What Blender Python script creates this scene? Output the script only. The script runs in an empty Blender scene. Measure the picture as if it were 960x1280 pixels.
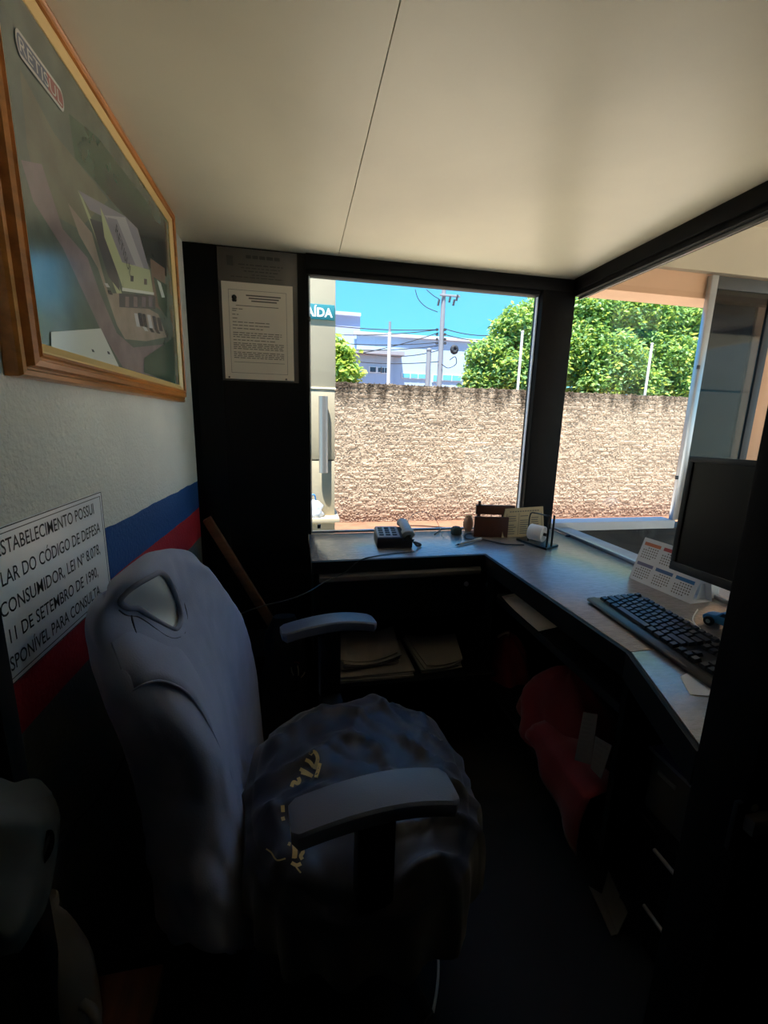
import bpy, bmesh, math, random
from mathutils import Vector, Matrix, noise
from mathutils.bvhtree import BVHTree
random.seed(7)
S = bpy.context.scene
COL = S.collection
# ------------------------------------------------------------ camera (measured from the photograph's vanishing points)
FPX, YAW, PITCH, ROLL, EYE = 534.776, 0.199576, 0.205435, -0.0254016, Vector((0, 0, 1.30))
_fwd = Vector((math.sin(YAW)*math.cos(PITCH), math.cos(YAW)*math.cos(PITCH), -math.sin(PITCH)))
_rt = Vector((math.cos(YAW), -math.sin(YAW), 0)); _dn = _fwd.cross(_rt)
RT = math.cos(ROLL)*_rt + math.sin(ROLL)*_dn
DN = -math.sin(ROLL)*_rt + math.cos(ROLL)*_dn
cam = bpy.data.cameras.new('camera'); co = bpy.data.objects.new('camera', cam); COL.objects.link(co)
mw = Matrix((( RT.x, -DN.x, -_fwd.x, 0), (RT.y, -DN.y, -_fwd.y, 0), (RT.z, -DN.z, -_fwd.z, 1.30), (0, 0, 0, 1)))
co.matrix_world = mw
cam.sensor_fit = 'VERTICAL'; cam.sensor_height = 32.0; cam.lens = FPX/1280*32.0
cam.clip_start = 0.02; cam.clip_end = 400
S.camera = co

def W(px, py, ax, val):
    """point of the real plane (axis = val) seen at a photograph pixel"""
    r = RT*((px-480)/FPX) + DN*((py-640)/FPX) + _fwd
    ax = 'XYZ'.index(ax)
    return EYE + r*((val-EYE[ax])/r[ax])

# ------------------------------------------------------------ light: clear noon sky, sun almost overhead behind the booth
world = bpy.data.worlds.new('sky'); S.world = world; world.use_nodes = True
nt = world.node_tree; nt.nodes.clear()
tc = nt.nodes.new('ShaderNodeTexCoord'); sx = nt.nodes.new('ShaderNodeSeparateXYZ')
rp = nt.nodes.new('ShaderNodeValToRGB'); bg = nt.nodes.new('ShaderNodeBackground'); wo = nt.nodes.new('ShaderNodeOutputWorld')
rp.color_ramp.elements[0].position = 0.0; rp.color_ramp.elements[0].color = (0.30, 0.78, 0.93, 1)
rp.color_ramp.elements[1].position = 0.5; rp.color_ramp.elements[1].color = (0.06, 0.33, 0.80, 1)
e = rp.color_ramp.elements.new(0.14); e.color = (0.16, 0.60, 0.92, 1)
nt.links.new(tc.outputs['Generated'], sx.inputs[0]); nt.links.new(sx.outputs['Z'], rp.inputs[0])
nt.links.new(rp.outputs[0], bg.inputs[0]); nt.links.new(bg.outputs[0], wo.inputs[0])
bg.inputs['Strength'].default_value = .85
sun = bpy.data.lights.new('sun', 'SUN'); so = bpy.data.objects.new('sun', sun); COL.objects.link(so)
sun.energy = 9.0; sun.angle = 0.0093; sun.color = (1.0, 0.93, 0.82)
SUNDIR = Vector((-0.16, -0.31, 1.0)).normalized()
so.rotation_euler = SUNDIR.to_track_quat('Z', 'Y').to_euler(); so.location = (0, 0, 12)
S.view_settings.view_transform = 'Standard'; S.view_settings.look = 'None'
S.view_settings.gamma = 1.0; S.view_settings.use_curve_mapping = False
S.view_settings.exposure = 1.15
S.cycles.max_bounces = 10; S.cycles.diffuse_bounces = 6; S.cycles.transparent_max_bounces = 12

# ------------------------------------------------------------ materials
def lin(c):
    return tuple((v/255/12.92 if v/255 <= .04045 else ((v/255+.055)/1.055)**2.4) for v in c)
MATS = {}
def mat(name, rgb, rough=.6, metal=0., var=0., vscale=20., bump=0., bscale=60., spec=.5, stretch=(1, 1, 1), sheen=0., rgb2=None, coat=0.):
    m = bpy.data.materials.new(name); m.use_nodes = True; MATS[name] = m
    n = m.node_tree.nodes; l = m.node_tree.links; p = n['Principled BSDF']
    c = lin(rgb); p.inputs['Base Color'].default_value = (*c, 1)
    p.inputs['Roughness'].default_value = rough; p.inputs['Metallic'].default_value = metal
    p.inputs['Specular IOR Level'].default_value = spec
    p.inputs['Sheen Weight'].default_value = sheen; p.inputs['Coat Weight'].default_value = coat; p.inputs['Coat Roughness'].default_value = .24; p.inputs['Coat IOR'].default_value = 1.8
    if var or bump:
        t = n.new('ShaderNodeTexCoord'); mp = n.new('ShaderNodeMapping'); mp.inputs['Scale'].default_value = stretch
        l.new(t.outputs['Object'], mp.inputs[0])
    if var:
        nz = n.new('ShaderNodeTexNoise'); nz.inputs['Scale'].default_value = vscale; nz.inputs['Detail'].default_value = 6
        l.new(mp.outputs[0], nz.inputs['Vector'])
        mx = n.new('ShaderNodeMix'); mx.data_type = 'RGBA'
        c2 = lin(rgb2) if rgb2 else tuple(v*(1-var) for v in c)
        c1 = c if rgb2 else tuple(min(1, v*(1+var)) for v in c)
        mx.inputs[6].default_value = (*c1, 1); mx.inputs[7].default_value = (*c2, 1)
        rr = n.new('ShaderNodeMapRange'); rr.inputs[1].default_value = .35; rr.inputs[2].default_value = .65
        l.new(nz.outputs['Fac'], rr.inputs[0]); l.new(rr.outputs[0], mx.inputs[0]); l.new(mx.outputs[2], p.inputs['Base Color'])
    if bump:
        nb = n.new('ShaderNodeTexNoise'); nb.inputs['Scale'].default_value = bscale; nb.inputs['Detail'].default_value = 5
        l.new(mp.outputs[0], nb.inputs['Vector'])
        bp = n.new('ShaderNodeBump'); bp.inputs['Strength'].default_value = bump; bp.inputs['Distance'].default_value = .01
        l.new(nb.outputs['Fac'], bp.inputs['Height']); l.new(bp.outputs[0], p.inputs['Normal'])
    return m
def glassmat(name, tint, gloss=1.0, edge=.75):
    m = bpy.data.materials.new(name); m.use_nodes = True; MATS[name] = m
    n = m.node_tree.nodes; l = m.node_tree.links; n.clear()
    tr = n.new('ShaderNodeBsdfTransparent'); tr.inputs[0].default_value = (*tint, 1)
    gl = n.new('ShaderNodeBsdfGlossy'); gl.inputs['Roughness'].default_value = .02
    ge = n.new('ShaderNodeNewGeometry'); dt = n.new('ShaderNodeVectorMath'); dt.operation = 'DOT_PRODUCT'
    l.new(ge.outputs['Normal'], dt.inputs[0]); l.new(ge.outputs['Incoming'], dt.inputs[1])
    ab = n.new('ShaderNodeMath'); ab.operation = 'ABSOLUTE'; l.new(dt.outputs['Value'], ab.inputs[0])
    sb = n.new('ShaderNodeMath'); sb.operation = 'SUBTRACT'; sb.inputs[0].default_value = 1; l.new(ab.outputs[0], sb.inputs[1])
    pw = n.new('ShaderNodeMath'); pw.operation = 'POWER'; pw.inputs[1].default_value = 5; l.new(sb.outputs[0], pw.inputs[0])
    fr = n.new('ShaderNodeMath'); fr.operation = 'MULTIPLY_ADD'; fr.inputs[1].default_value = edge; fr.inputs[2].default_value = .028*gloss; l.new(pw.outputs[0], fr.inputs[0])
    mx = n.new('ShaderNodeMixShader'); o = n.new('ShaderNodeOutputMaterial')
    l.new(fr.outputs[0], mx.inputs[0]); l.new(tr.outputs[0], mx.inputs[1]); l.new(gl.outputs[0], mx.inputs[2]); l.new(mx.outputs[0], o.inputs[0])
    return m
mat('black_paint', (7, 7, 11), .6, bump=.06, bscale=90, spec=.18)
mat('black_laminate', (8, 8, 11), .6, spec=.2)
mat('cream_paint', (234, 226, 200), .38, var=.05, vscale=2.5, bump=.03, bscale=14, spec=.5)
mat('seam_shadow', (60, 52, 40), .9)
mat('floor_dark', (15, 14, 15), .7, var=.3, vscale=9)
mat('wood_frame', (190, 122, 58), .3, var=.22, vscale=8, stretch=(6, .7, 6), spec=.6)
mat('wood_dark_side', (92, 52, 24), .4, var=.3, vscale=8, stretch=(6, 1, 6))
mat('gold_liner', (236, 202, 136), .3, metal=.15)
mat('sign_white', (244, 245, 247), .3)
mat('ink_black', (16, 16, 20), .5)
mat('paper', (226, 218, 205), .75, var=.03, vscale=5)
mat('paper_white', (236, 236, 240), .7)
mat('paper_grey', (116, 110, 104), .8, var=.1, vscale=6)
mat('ink_grey', (110, 104, 98), .8)
mat('sleeve_plastic', (96, 92, 88), .3, spec=.5)
mat('alu', (176, 182, 192), .32, metal=.9)
mat('alu_dull', (150, 148, 146), .45, metal=.7)
mat('clip_metal', (70, 70, 74), .4, metal=.8)
mat('chrome', (200, 200, 205), .12, metal=1.)
mat('desk_laminate', (124, 114, 108), .34, var=.16, vscale=30, bump=.38, bscale=55, spec=1.0, stretch=(1, 2.4, 1), coat=.9)
mat('sill_grey', (168, 170, 176), .5, var=.08, vscale=18)
mat('sill_white', (214, 220, 232), .5)
mat('tshirt', (146, 156, 186), .85, var=.06, vscale=12, bump=.08, bscale=300, sheen=.25, spec=.2)
mat('tshirt_rib', (130, 134, 154), .85, bump=.1, bscale=300, sheen=.2, spec=.2)
mat('stitch', (70, 72, 84), .9)
mat('navy_jersey', (25, 27, 39), .5, var=.2, vscale=8, sheen=.3, spec=.4)
mat('jersey_print', (190, 168, 110), .7)
mat('chair_plastic', (84, 92, 110), .42, bump=.12, bscale=400, spec=.5)
mat('chair_black', (12, 12, 16), .55, spec=.35)
mat('chair_vinyl', (222, 228, 232), .35, spec=.6)
mat('plank_wood', (92, 64, 44), .65, var=.25, vscale=10, stretch=(1, 1, 5))
mat('keyboard_plastic', (24, 24, 28), .4, spec=.5)
mat('key_plastic', (34, 34, 38), .35, spec=.55)
mat('monitor_plastic', (16, 16, 18), .5)
mat('screen', (14, 14, 15), .35, spec=.4)
mat('phone_body', (40, 40, 48), .4)
mat('phone_top', (150, 152, 158), .4)
mat('phone_button', (84, 86, 96), .5)
mat('brown_wood', (78, 42, 30), .5, var=.2, vscale=12)
mat('card_tan', (190, 172, 138), .7)
mat('skin_beige', (178, 132, 104), .6)
mat('black_steel', (14, 14, 15), .35, spec=.5)
mat('sponge_green', (70, 74, 66), .7)
mat('pen_grey', (160, 158, 156), .4)
mat('orange_print', (214, 128, 92), .6); mat('red_print', (204, 92, 92), .6); mat('blue_print', (92, 122, 170), .6); mat('violet_print', (120, 118, 150), .6)
mat('toy_blue', (44, 120, 184), .3, spec=.6)
mat('rubber', (16, 16, 17), .7)
mat('red_cloth', (112, 15, 22), .75, var=.12, vscale=9, sheen=.2)
mat('cable_black', (34, 34, 36), .5); mat('cable_white', (240, 235, 226), .45)
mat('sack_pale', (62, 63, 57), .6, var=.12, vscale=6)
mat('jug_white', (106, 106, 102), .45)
mat('cloth_red', (110, 36, 26), .8); mat('cloth_tan', (150, 108, 74), .85, var=.2, vscale=8)
mat('box_grey', (70, 70, 66), .7); mat('folder_blue', (40, 44, 84), .5)
# outside
mat('concrete_apron', (232, 220, 200), .9, var=.05, vscale=4)
mat('dirt', (132, 92, 70), .95, var=.15, vscale=5, bump=.4, bscale=20)
mat('pillar_cream', (182, 170, 146), .75, var=.05, vscale=6)
mat('pillar_lower', (168, 158, 136), .7, var=.08, vscale=6)
mat('rail_grey', (96, 91, 88), .5); mat('groove', (104, 98, 84), .9); mat('groove_light', (236, 232, 214), .8)
mat('saida_teal', (30, 122, 134), .5)
mat('pink_plaster', (226, 182, 150), .85, var=.05, vscale=3, bump=.06, bscale=12)
mat('beige_plaster', (196, 186, 166), .85, var=.06, vscale=3, bump=.06, bscale=12)
mat('slat_white', (226, 214, 190), .6)
mat('facade_dark', (17, 19, 25), .6, var=.2, vscale=6)  # near-black: the shade under the annex sill is put into this colour
mat('grey_panel', (150, 152, 150), .6)
mat('leaf_frame_dark', (40, 44, 52), .5)
mat('bark', (96, 82, 62), .9, var=.25, vscale=12, bump=.4, bscale=30)
mat('pole_concrete', (132, 136, 146), .85); mat('pole_white', (196, 196, 196), .6)
mat('metal_wall', (166, 188, 216), .6, var=.04, vscale=.4); mat('metal_wall_lilac', (158, 162, 190), .6); mat('metal_roof', (190, 198, 214), .5)
mat('canopy', (150, 150, 160), .6); mat('far_window_dark', (52, 64, 84), .25); mat('far_window_blue', (104, 176, 210), .2); mat('far_window_frame', (214, 224, 234), .5)
mat('wire_black', (38, 44, 54), .7)
glassmat('clear_glass', (.93, .95, .96)); glassmat('tinted_glass', (.42, .44, .46), .7, .25); glassmat('sleeve_clear', (.92, .92, .92), .95)

def leafmat(name, a, b):
    m = mat(name, a, .5, spec=.4); n = m.node_tree.nodes; l = m.node_tree.links; p = n['Principled BSDF']
    g = n.new('ShaderNodeObjectInfo'); t = n.new('ShaderNodeNewGeometry')
    mx = n.new('ShaderNodeMix'); mx.data_type = 'RGBA'; mx.inputs[6].default_value = (*lin(a), 1); mx.inputs[7].default_value = (*lin(b), 1)
    l.new(t.outputs['Random Per Island'], mx.inputs[0]); l.new(mx.outputs[2], p.inputs['Base Color'])
    trl = n.new('ShaderNodeBsdfTranslucent'); l.new(mx.outputs[2], trl.inputs[0])
    ms = n.new('ShaderNodeMixShader'); ms.inputs[0].default_value = .42
    l.new(p.outputs[0], ms.inputs[1]); l.new(trl.outputs[0], ms.inputs[2]); l.new(ms.outputs[0], n['Material Output'].inputs[0])
leafmat('leaf_green', (112, 158, 84), (160, 190, 104)); leafmat('leaf_lime', (162, 188, 80), (206, 214, 104)); leafmat('leaf_blueish', (104, 148, 110), (146, 178, 120))

# plaster wall on the left: white, then painted blue and red bands, grey dado (paint follows height on the wall)
def bandwall():
    m = mat('banded_plaster', (214, 212, 200), .7, bump=.42, bscale=110, spec=.35)
    n = m.node_tree.nodes; l = m.node_tree.links; p = n['Principled BSDF']
    g = n.new('ShaderNodeNewGeometry'); sp = n.new('ShaderNodeSeparateXYZ'); l.new(g.outputs['Position'], sp.inputs[0])
    nz = n.new('ShaderNodeTexNoise'); nz.inputs['Scale'].default_value = 7; l.new(g.outputs['Position'], nz.inputs['Vector'])
    ma = n.new('ShaderNodeMath'); ma.operation = 'MULTIPLY_ADD'; ma.inputs[1].default_value = .012; l.new(nz.outputs['Fac'], ma.inputs[0]); l.new(sp.outputs['Z'], ma.inputs[2])
    sl = n.new('ShaderNodeMath'); sl.operation = 'MULTIPLY_ADD'; sl.inputs[1].default_value = .018; l.new(sp.outputs['Y'], sl.inputs[0]); l.new(ma.outputs[0], sl.inputs[2])
    rm = n.new('ShaderNodeMapRange'); rm.inputs[1].default_value = 0; rm.inputs[2].default_value = 2; l.new(sl.outputs[0], rm.inputs[0])
    r = n.new('ShaderNodeValToRGB'); r.color_ramp.interpolation = 'CONSTANT'; l.new(rm.outputs[0], r.inputs[0])
    els = r.color_ramp.elements; els[0].position = 0; els[0].color = (*lin((104, 108, 104)), 1); els[1].position = .416; els[1].color = (*lin((176, 34, 46)), 1)
    a = els.new(.477); a.color = (*lin((26, 78, 138)), 1); b = els.new(.537); b.color = (*lin((234, 232, 222)), 1)
    n2 = n.new('ShaderNodeTexNoise'); n2.inputs['Scale'].default_value = 3; n2.inputs['Detail'].default_value = 8; l.new(g.outputs['Position'], n2.inputs['Vector'])
    mr = n.new('ShaderNodeMapRange'); mr.inputs[1].default_value = .3; mr.inputs[2].default_value = .7; mr.inputs[3].default_value = .88; mr.inputs[4].default_value = 1.05; l.new(n2.outputs['Fac'], mr.inputs[0])
    mm = n.new('ShaderNodeVectorMath'); mm.operation = 'SCALE'; l.new(r.outputs[0], mm.inputs[0]); l.new(mr.outputs[0], mm.inputs['Scale']); l.new(mm.outputs[0], p.inputs['Base Color'])
bandwall()
# rough block wall: pale mortar, rain stains running down from the top edge, reddish foot
def rubblemat(name, base, dark):
    m = mat(name, base, .95, bump=1.0, bscale=38, spec=.1)
    n = m.node_tree.nodes; l = m.node_tree.links; p = n['Principled BSDF']
    g = n.new('ShaderNodeNewGeometry'); sp = n.new('ShaderNodeSeparateXYZ'); l.new(g.outputs['Position'], sp.inputs[0])
    mp = n.new('ShaderNodeMapping'); mp.inputs['Scale'].default_value = (7, 1, .9); l.new(g.outputs['Position'], mp.inputs[0])
    nz = n.new('ShaderNodeTexNoise'); nz.inputs['Scale'].default_value = 1.6; nz.inputs['Detail'].default_value = 7; l.new(mp.outputs[0], nz.inputs['Vector'])
    h = n.new('ShaderNodeMapRange'); h.inputs[1].default_value = 1.30; h.inputs[2].default_value = 1.84; h.inputs[3].default_value = -.22; h.inputs[4].default_value = .30; l.new(sp.outputs['Z'], h.inputs[0])
    ad = n.new('ShaderNodeMath'); ad.operation = 'ADD'; l.new(nz.outputs['Fac'], ad.inputs[0]); l.new(h.outputs[0], ad.inputs[1])
    mr = n.new('ShaderNodeMapRange'); mr.inputs[1].default_value = .50; mr.inputs[2].default_value = .82; l.new(ad.outputs[0], mr.inputs[0])
    n2 = n.new('ShaderNodeTexNoise'); n2.inputs['Scale'].default_value = 3.2; n2.inputs['Detail'].default_value = 8; n2.inputs['Roughness'].default_value = .7; l.new(g.outputs['Position'], n2.inputs['Vector'])
    m2 = n.new('ShaderNodeMapRange'); m2.inputs[1].default_value = .35; m2.inputs[2].default_value = .7; l.new(n2.outputs['Fac'], m2.inputs[0])
    c0 = n.new('ShaderNodeMix'); c0.data_type = 'RGBA'; c0.inputs[6].default_value = (*lin(base), 1); c0.inputs[7].default_value = (*lin(tuple(v*.82 for v in base)), 1); l.new(m2.outputs[0], c0.inputs[0])
    c1 = n.new('ShaderNodeMix'); c1.data_type = 'RGBA'; c1.inputs[7].default_value = (*lin(dark), 1); l.new(c0.outputs[2], c1.inputs[6]); l.new(mr.outputs[0], c1.inputs[0])
    f = n.new('ShaderNodeMapRange'); f.inputs[1].default_value = .25; f.inputs[2].default_value = -.12; f.inputs[3].default_value = 0; f.inputs[4].default_value = .6; l.new(sp.outputs['Z'], f.inputs[0])
    c2 = n.new('ShaderNodeMix'); c2.data_type = 'RGBA'; c2.inputs[7].default_value = (*lin((138, 100, 80)), 1); l.new(f.outputs[0], c2.inputs[0]); l.new(c1.outputs[2], c2.inputs[6]); l.new(c2.outputs[2], p.inputs['Base Color'])
rubblemat('brick_rough', (176, 157, 138), (80, 68, 58)); rubblemat('mortar_rough', (182, 164, 145), (84, 74, 64))

# ------------------------------------------------------------ mesh builder
class MB:
    def __init__(s): s.v = []; s.f = []; s.m = []
    def add(s, vs, fs, mi=0):
        o = len(s.v); s.v += [Vector(v) for v in vs]; s.f += [tuple(i+o for i in f) for f in fs]; s.m += [mi]*len(fs); return s
    def box(s, x0, x1, y0, y1, z0, z1, mi=0, M=None):
        vs = [Vector((x, y, z)) for z in (z0, z1) for y in (y0, y1) for x in (x0, x1)]
        if M: vs = [M @ v for v in vs]
        return s.add(vs, [(0, 2, 3, 1), (4, 5, 7, 6), (0, 1, 5, 4), (2, 6, 7, 3), (0, 4, 6, 2), (1, 3, 7, 5)], mi)
    def prism(s, poly, ext, mi=0):
        n = len(poly); a = [Vector(p) for p in poly]; e = Vector(ext)
        return s.add(a+[p+e for p in a], [tuple(range(n))[::-1], tuple(range(n, 2*n))]+[(i, (i+1) % n, n+(i+1) % n, n+i) for i in range(n)], mi)
    def tube(s, pts, r, n=8, mi=0, cap=True, flat=1.0, up=None):
        pts = [Vector(p) for p in pts]; k = len(pts); rs = r if isinstance(r, (list, tuple)) else [r]*k
        vs = []; prev = None
        for i, p in enumerate(pts):
            t = (pts[min(i+1, k-1)]-pts[max(i-1, 0)]).normalized()
            ref = Vector(up) if up else (prev if prev else (Vector((0, 0, 1)) if abs(t.z) < .9 else Vector((1, 0, 0))))
            a = t.cross(ref)
            if a.length < 1e-6: a = t.orthogonal()
            a.normalize(); b = a.cross(t).normalized(); prev = b
            for j in range(n):
                q = 2*math.pi*j/n; vs.append(p+a*math.cos(q)*rs[i]+b*math.sin(q)*rs[i]*flat)
        fs = [(i*n+j, i*n+(j+1) % n, (i+1)*n+(j+1) % n, (i+1)*n+j) for i in range(k-1) for j in range(n)]
        if cap: fs += [tuple(range(n))[::-1], tuple(range((k-1)*n, k*n))]
        return s.add(vs, fs, mi)
    def lathe(s, c, prof, n=20, mi=0, axis='Z'):
        c = Vector(c); vs = []
        for r, h in prof:
            for j in range(n):
                q = 2*math.pi*j/n; a, b = r*math.cos(q), r*math.sin(q)
                vs.append(c+(Vector((a, b, h)) if axis == 'Z' else Vector((h, a, b)) if axis == 'X' else Vector((b, h, a))))
        k = len(prof)
        fs = [(i*n+j, i*n+(j+1) % n, (i+1)*n+(j+1) % n, (i+1)*n+j) for i in range(k-1) for j in range(n)]
        fs += [tuple(range(n))[::-1], tuple(range((k-1)*n, k*n))]
        return s.add(vs, fs, mi)
    def grid(s, rows, mi=0, loop=False):
        n = len(rows[0]); vs = [v for r in rows for v in r]; m = n if loop else n-1
        return s.add(vs, [(i*n+j, i*n+(j+1) % n, (i+1)*n+(j+1) % n, (i+1)*n+j) for i in range(len(rows)-1) for j in range(m)], mi)
    def build(s, name, mats, parent=None, bevel=0, seg=2, smooth=False, recalc=True, shift=True, weld=False):
        org = Vector((0, 0, 0)); q = parent
        while q: org += q.location; q = q.parent
        me = bpy.data.meshes.new(name)
        me.from_pydata([v-org if shift else v for v in s.v], [], s.f)
        if not isinstance(mats, (list, tuple)): mats = [mats]
        for m in mats: me.materials.append(MATS[m])
        me.polygons.foreach_set('material_index', s.m)
        if bevel or recalc or weld:
            bm = bmesh.new(); bm.from_mesh(me)
            if weld: bmesh.ops.remove_doubles(bm, verts=bm.verts, dist=1e-5)
            if recalc: bmesh.ops.recalc_face_normals(bm, faces=bm.faces)
            if bevel:
                es = [e for e in bm.edges if len(e.link_faces) == 2 and e.calc_face_angle(0) > .5]
                bmesh.ops.bevel(bm, geom=es, offset=bevel, segments=seg, affect='EDGES', profile=.5, clamp_overlap=True)
            bm.to_mesh(me); bm.free()
        if smooth or bevel:
            me.polygons.foreach_set('use_smooth', [True]*len(me.polygons))
            if not smooth or smooth == 'auto': me.set_sharp_from_angle(angle=math.radians(35))
        o = bpy.data.objects.new(name, me); COL.objects.link(o)
        if parent: o.parent = parent
        return o
def bx(*a): return MB().box(*a)
def tag(o, label, cat, group=None, kind=None):
    if label: o['label'] = label
    if cat: o['category'] = cat
    if group: o['group'] = group
    if kind: o['kind'] = kind
    return o
def thing(name, label, cat, loc, group=None):
    o = bpy.data.objects.new(name, None); COL.objects.link(o); o.location = Vector(loc); o.empty_display_size = .05
    return tag(o, label, cat, group)
def struct(o): o['kind'] = 'structure'; return o
def root(name):
    o = bpy.data.objects.new(name, None); COL.objects.link(o); return struct(o)
def catmull(P, n, loop=False):
    k = len(P); out = []; segs = k if loop else k-1
    g = (lambda i: P[i % k]) if loop else (lambda i: P[max(0, min(k-1, i))])
    for i in range(segs):
        for j in range(n):
            t = j/n; a, b, c, d = g(i-1), g(i), g(i+1), g(i+2)
            out.append(.5*((2*b)+(c-a)*t+(2*a-5*b+4*c-d)*t*t+(3*b-a-3*c+d)*t**3))
    if not loop: out.append(P[-1].copy())
    return out
def spl(pts, n=8): return catmull([Vector(p) for p in pts], n)

_txt = {}
def text_geo(s, bold=0.):
    if (s, bold) in _txt: return _txt[(s, bold)]
    cu = bpy.data.curves.new('t', 'FONT'); cu.body = s; cu.size = 1; cu.resolution_u = 3; cu.offset = bold
    o = bpy.data.objects.new('t', cu); COL.objects.link(o)
    dg = bpy.context.evaluated_depsgraph_get(); ev = o.evaluated_get(dg); me = ev.to_mesh()
    vs = [v.co.copy() for v in me.vertices]; fs = [tuple(p.vertices) for p in me.polygons]
    ev.to_mesh_clear(); bpy.data.objects.remove(o); bpy.data.curves.remove(cu)
    _txt[(s, bold)] = (vs, fs); return vs, fs
def put_text(mb, s, origin, xv, yv, mi=0, caps=.73, bold=0.):
    """text laid on a plane: xv spans the whole width, yv the capital height"""
    vs, fs = text_geo(s, bold); x0 = min(v.x for v in vs); x1 = max(v.x for v in vs)
    o, xv, yv = Vector(origin), Vector(xv), Vector(yv)
    mb.add([o+xv*((v.x-x0)/(x1-x0))+yv*(v.y/caps) for v in vs], fs, mi)

# ============================================================ SETTING
XL, XR, YB, ZC, DZ = -.424, 1.24, 1.93, 1.96, .79
struct(bx(-1.6, 1.30, -2.2, 1.99, -.10, 0).build('floor', 'floor_dark'))
ce = root('ceiling')
seam = .171
for (x0, x1) in ((XL-.06, seam-.0012), (seam+.0012, XR+.05)):
    bx(x0, x1, -2.2, 1.99, ZC, ZC+.018).build('ceiling_panel', 'cream_paint', ce)
bx(XL-.06, XR+.075, -2.2, 1.99, ZC+.0185, ZC+.12).build('roof_slab', 'seam_shadow', ce)
wl = struct(bx(XL-.12, XL, -2.2, 1.99, 0, ZC).build('wall_left', 'banded_plaster'))
wb = root('wall_back')
bx(XL, .040, YB, YB+.05, 0, ZC).build('panel', 'black_paint', wb)
bx(-.395, -.300, YB-.008, YB, .02, ZC-.002).build('stile', 'black_paint', wb, bevel=.002)
bx(.040, XR, YB, YB+.05, 0, DZ-.045).build('apron_panel', 'black_laminate', wb)
wr = root('wall_right')
bx(XR, XR+.05, .46, YB, 0, DZ-.045).build('panel', 'black_laminate', wr)
wf = root('wall_front')
bx(.6285, XR+.05, .40, .46, 0, ZC).build('panel', 'black_paint', wf)
bx(.603, .628, .39, .47, 0, ZC).build('jamb', 'black_paint', wf, bevel=.003)
# behind the camera: dark room that the booth opens into
struct(bx(-1.6, 1.30, -2.3, -2.2, -.1, ZC+.1).build('wall_rear', 'black_paint'))
struct(bx(1.25, 1.30, -2.2, .40, 0, ZC).build('wall_side', 'black_paint'))
struct(bx(-.386, -.353, .53, .56, 0.33, ZC).build('trim_1', 'black_paint', bevel=.004))
# back window
w1 = root('window_1')
bx(.040, XR+.02, YB-.012, YB+.05, 1.905, ZC).build('head_frame', 'black_paint', w1, bevel=.003)
bx(.040, 1.09, YB-.004, YB+.045, 1.884, 1.9045).build('head_bead', 'black_paint', w1, bevel=.002)
bx(.0405, .052, YB, YB+.05, DZ, 1.8838).build('jamb_frame', 'black_paint', w1)
MB().box(.054, 1.092, YB+.018, YB+.024, DZ+.012, 1.882).build('glass_pane', 'clear_glass', w1)
bx(.053, .0575, YB+.012, YB+.030, DZ+.012, 1.882).build('glass_edge', 'sill_white', w1)
bx(1.0865, 1.091, YB+.012, YB+.030, DZ+.012, 1.882).build('glass_edge', 'sill_white', w1)
bx(.053, 1.092, YB+.012, YB+.030, DZ, DZ+.0115).build('bottom_channel', 'alu', w1, bevel=.001)
def clip(c, ax, par):
    mb = MB(); c = Vector(c)
    mb.box(c.x-.008, c.x+.008, c.y-.008, c.y+.008, c.z-.009, c.z+.009)
    o = mb.build('glass_clip', 'clip_metal', par, bevel=.002)
    MB().lathe(c+(Vector((0, -.013, 0)) if ax == 'Y' else Vector((-.013, 0, 0))), [(.0045, 0), (.005, .002), (.005, .006)], 10, axis=ax).build('clip_screw', 'clip_metal', o)
for px, py in ((386, 399), (674, 425), (399, 658)):
    q = W(px, py, 'Y', YB+.008); clip(q, 'Y', w1)
# corner post
struct(bx(1.093, 1.256, YB-.02, YB+.06, DZ, 1.9045).build('trim_2', 'black_paint', bevel=.004))
# right window
w2 = root('window_2')
bx(XR, XR+.075, .47, YB-.02, 1.905, ZC).build('head_frame', 'black_paint', w2, bevel=.003)
bx(XR+.008, XR+.07, .47, YB-.02, 1.885, 1.9045).build('head_bead', 'black_paint', w2, bevel=.003)
bx(XR+.03, XR+.034, .47, YB-.022, 1.874, 1.8845).build('top_channel', 'alu_dull', w2)
bx(XR+.030, XR+.036, .47, YB-.022, DZ+.012, 1.873).build('glass_pane', 'clear_glass', w2)
bx(XR+.024, XR+.042, .47, YB-.022, DZ+.0005, DZ+.0118).build('bottom_channel', 'alu', w2, bevel=.001)
for px, py in ((712, 419), (710, 671)):
    q = W(px, py, 'X', XR+.018); clip(q, 'X', w2)
bx(XR+.045, XR+.135, .47, YB+.018, DZ-.05, DZ+.002).build('outer_sill', 'sill_grey', w2)

# next-door room and its facade (coplanar with the back wall)
fc = root('wall_outer')
FY = 1.95
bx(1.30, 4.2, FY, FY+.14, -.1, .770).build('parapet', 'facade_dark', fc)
bx(1.262, 2.02, FY-.02, FY+.075, .772, .818).build('sill', 'sill_white', fc, bevel=.004)
bx(1.262, 4.2, FY, FY+.14, 1.943, 2.055).build('lintel', 'pink_plaster', fc)
bx(1.262, 4.2, FY-.03, FY+.14, 2.056, 2.62).build('beam', 'beige_plaster', fc)
bx(2.375, 4.2, FY+.04, FY+.14, .771, 1.942).build('infill', 'pink_plaster', fc)
struct(bx(1.318, 1.332, -1.3, FY+.10, 1.99, 2.62).build('wall_sun_block', 'beige_plaster'))  # unseen wall piece added to stop sun leaking onto the annex sill
nc = root('ceiling_annex')
for i in range(16):
    y1 = FY-.03-i*.20
    bx(1.33, 4.2, y1-.192, y1, 2.272, 2.29).build('slat', 'slat_white', nc)
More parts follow.
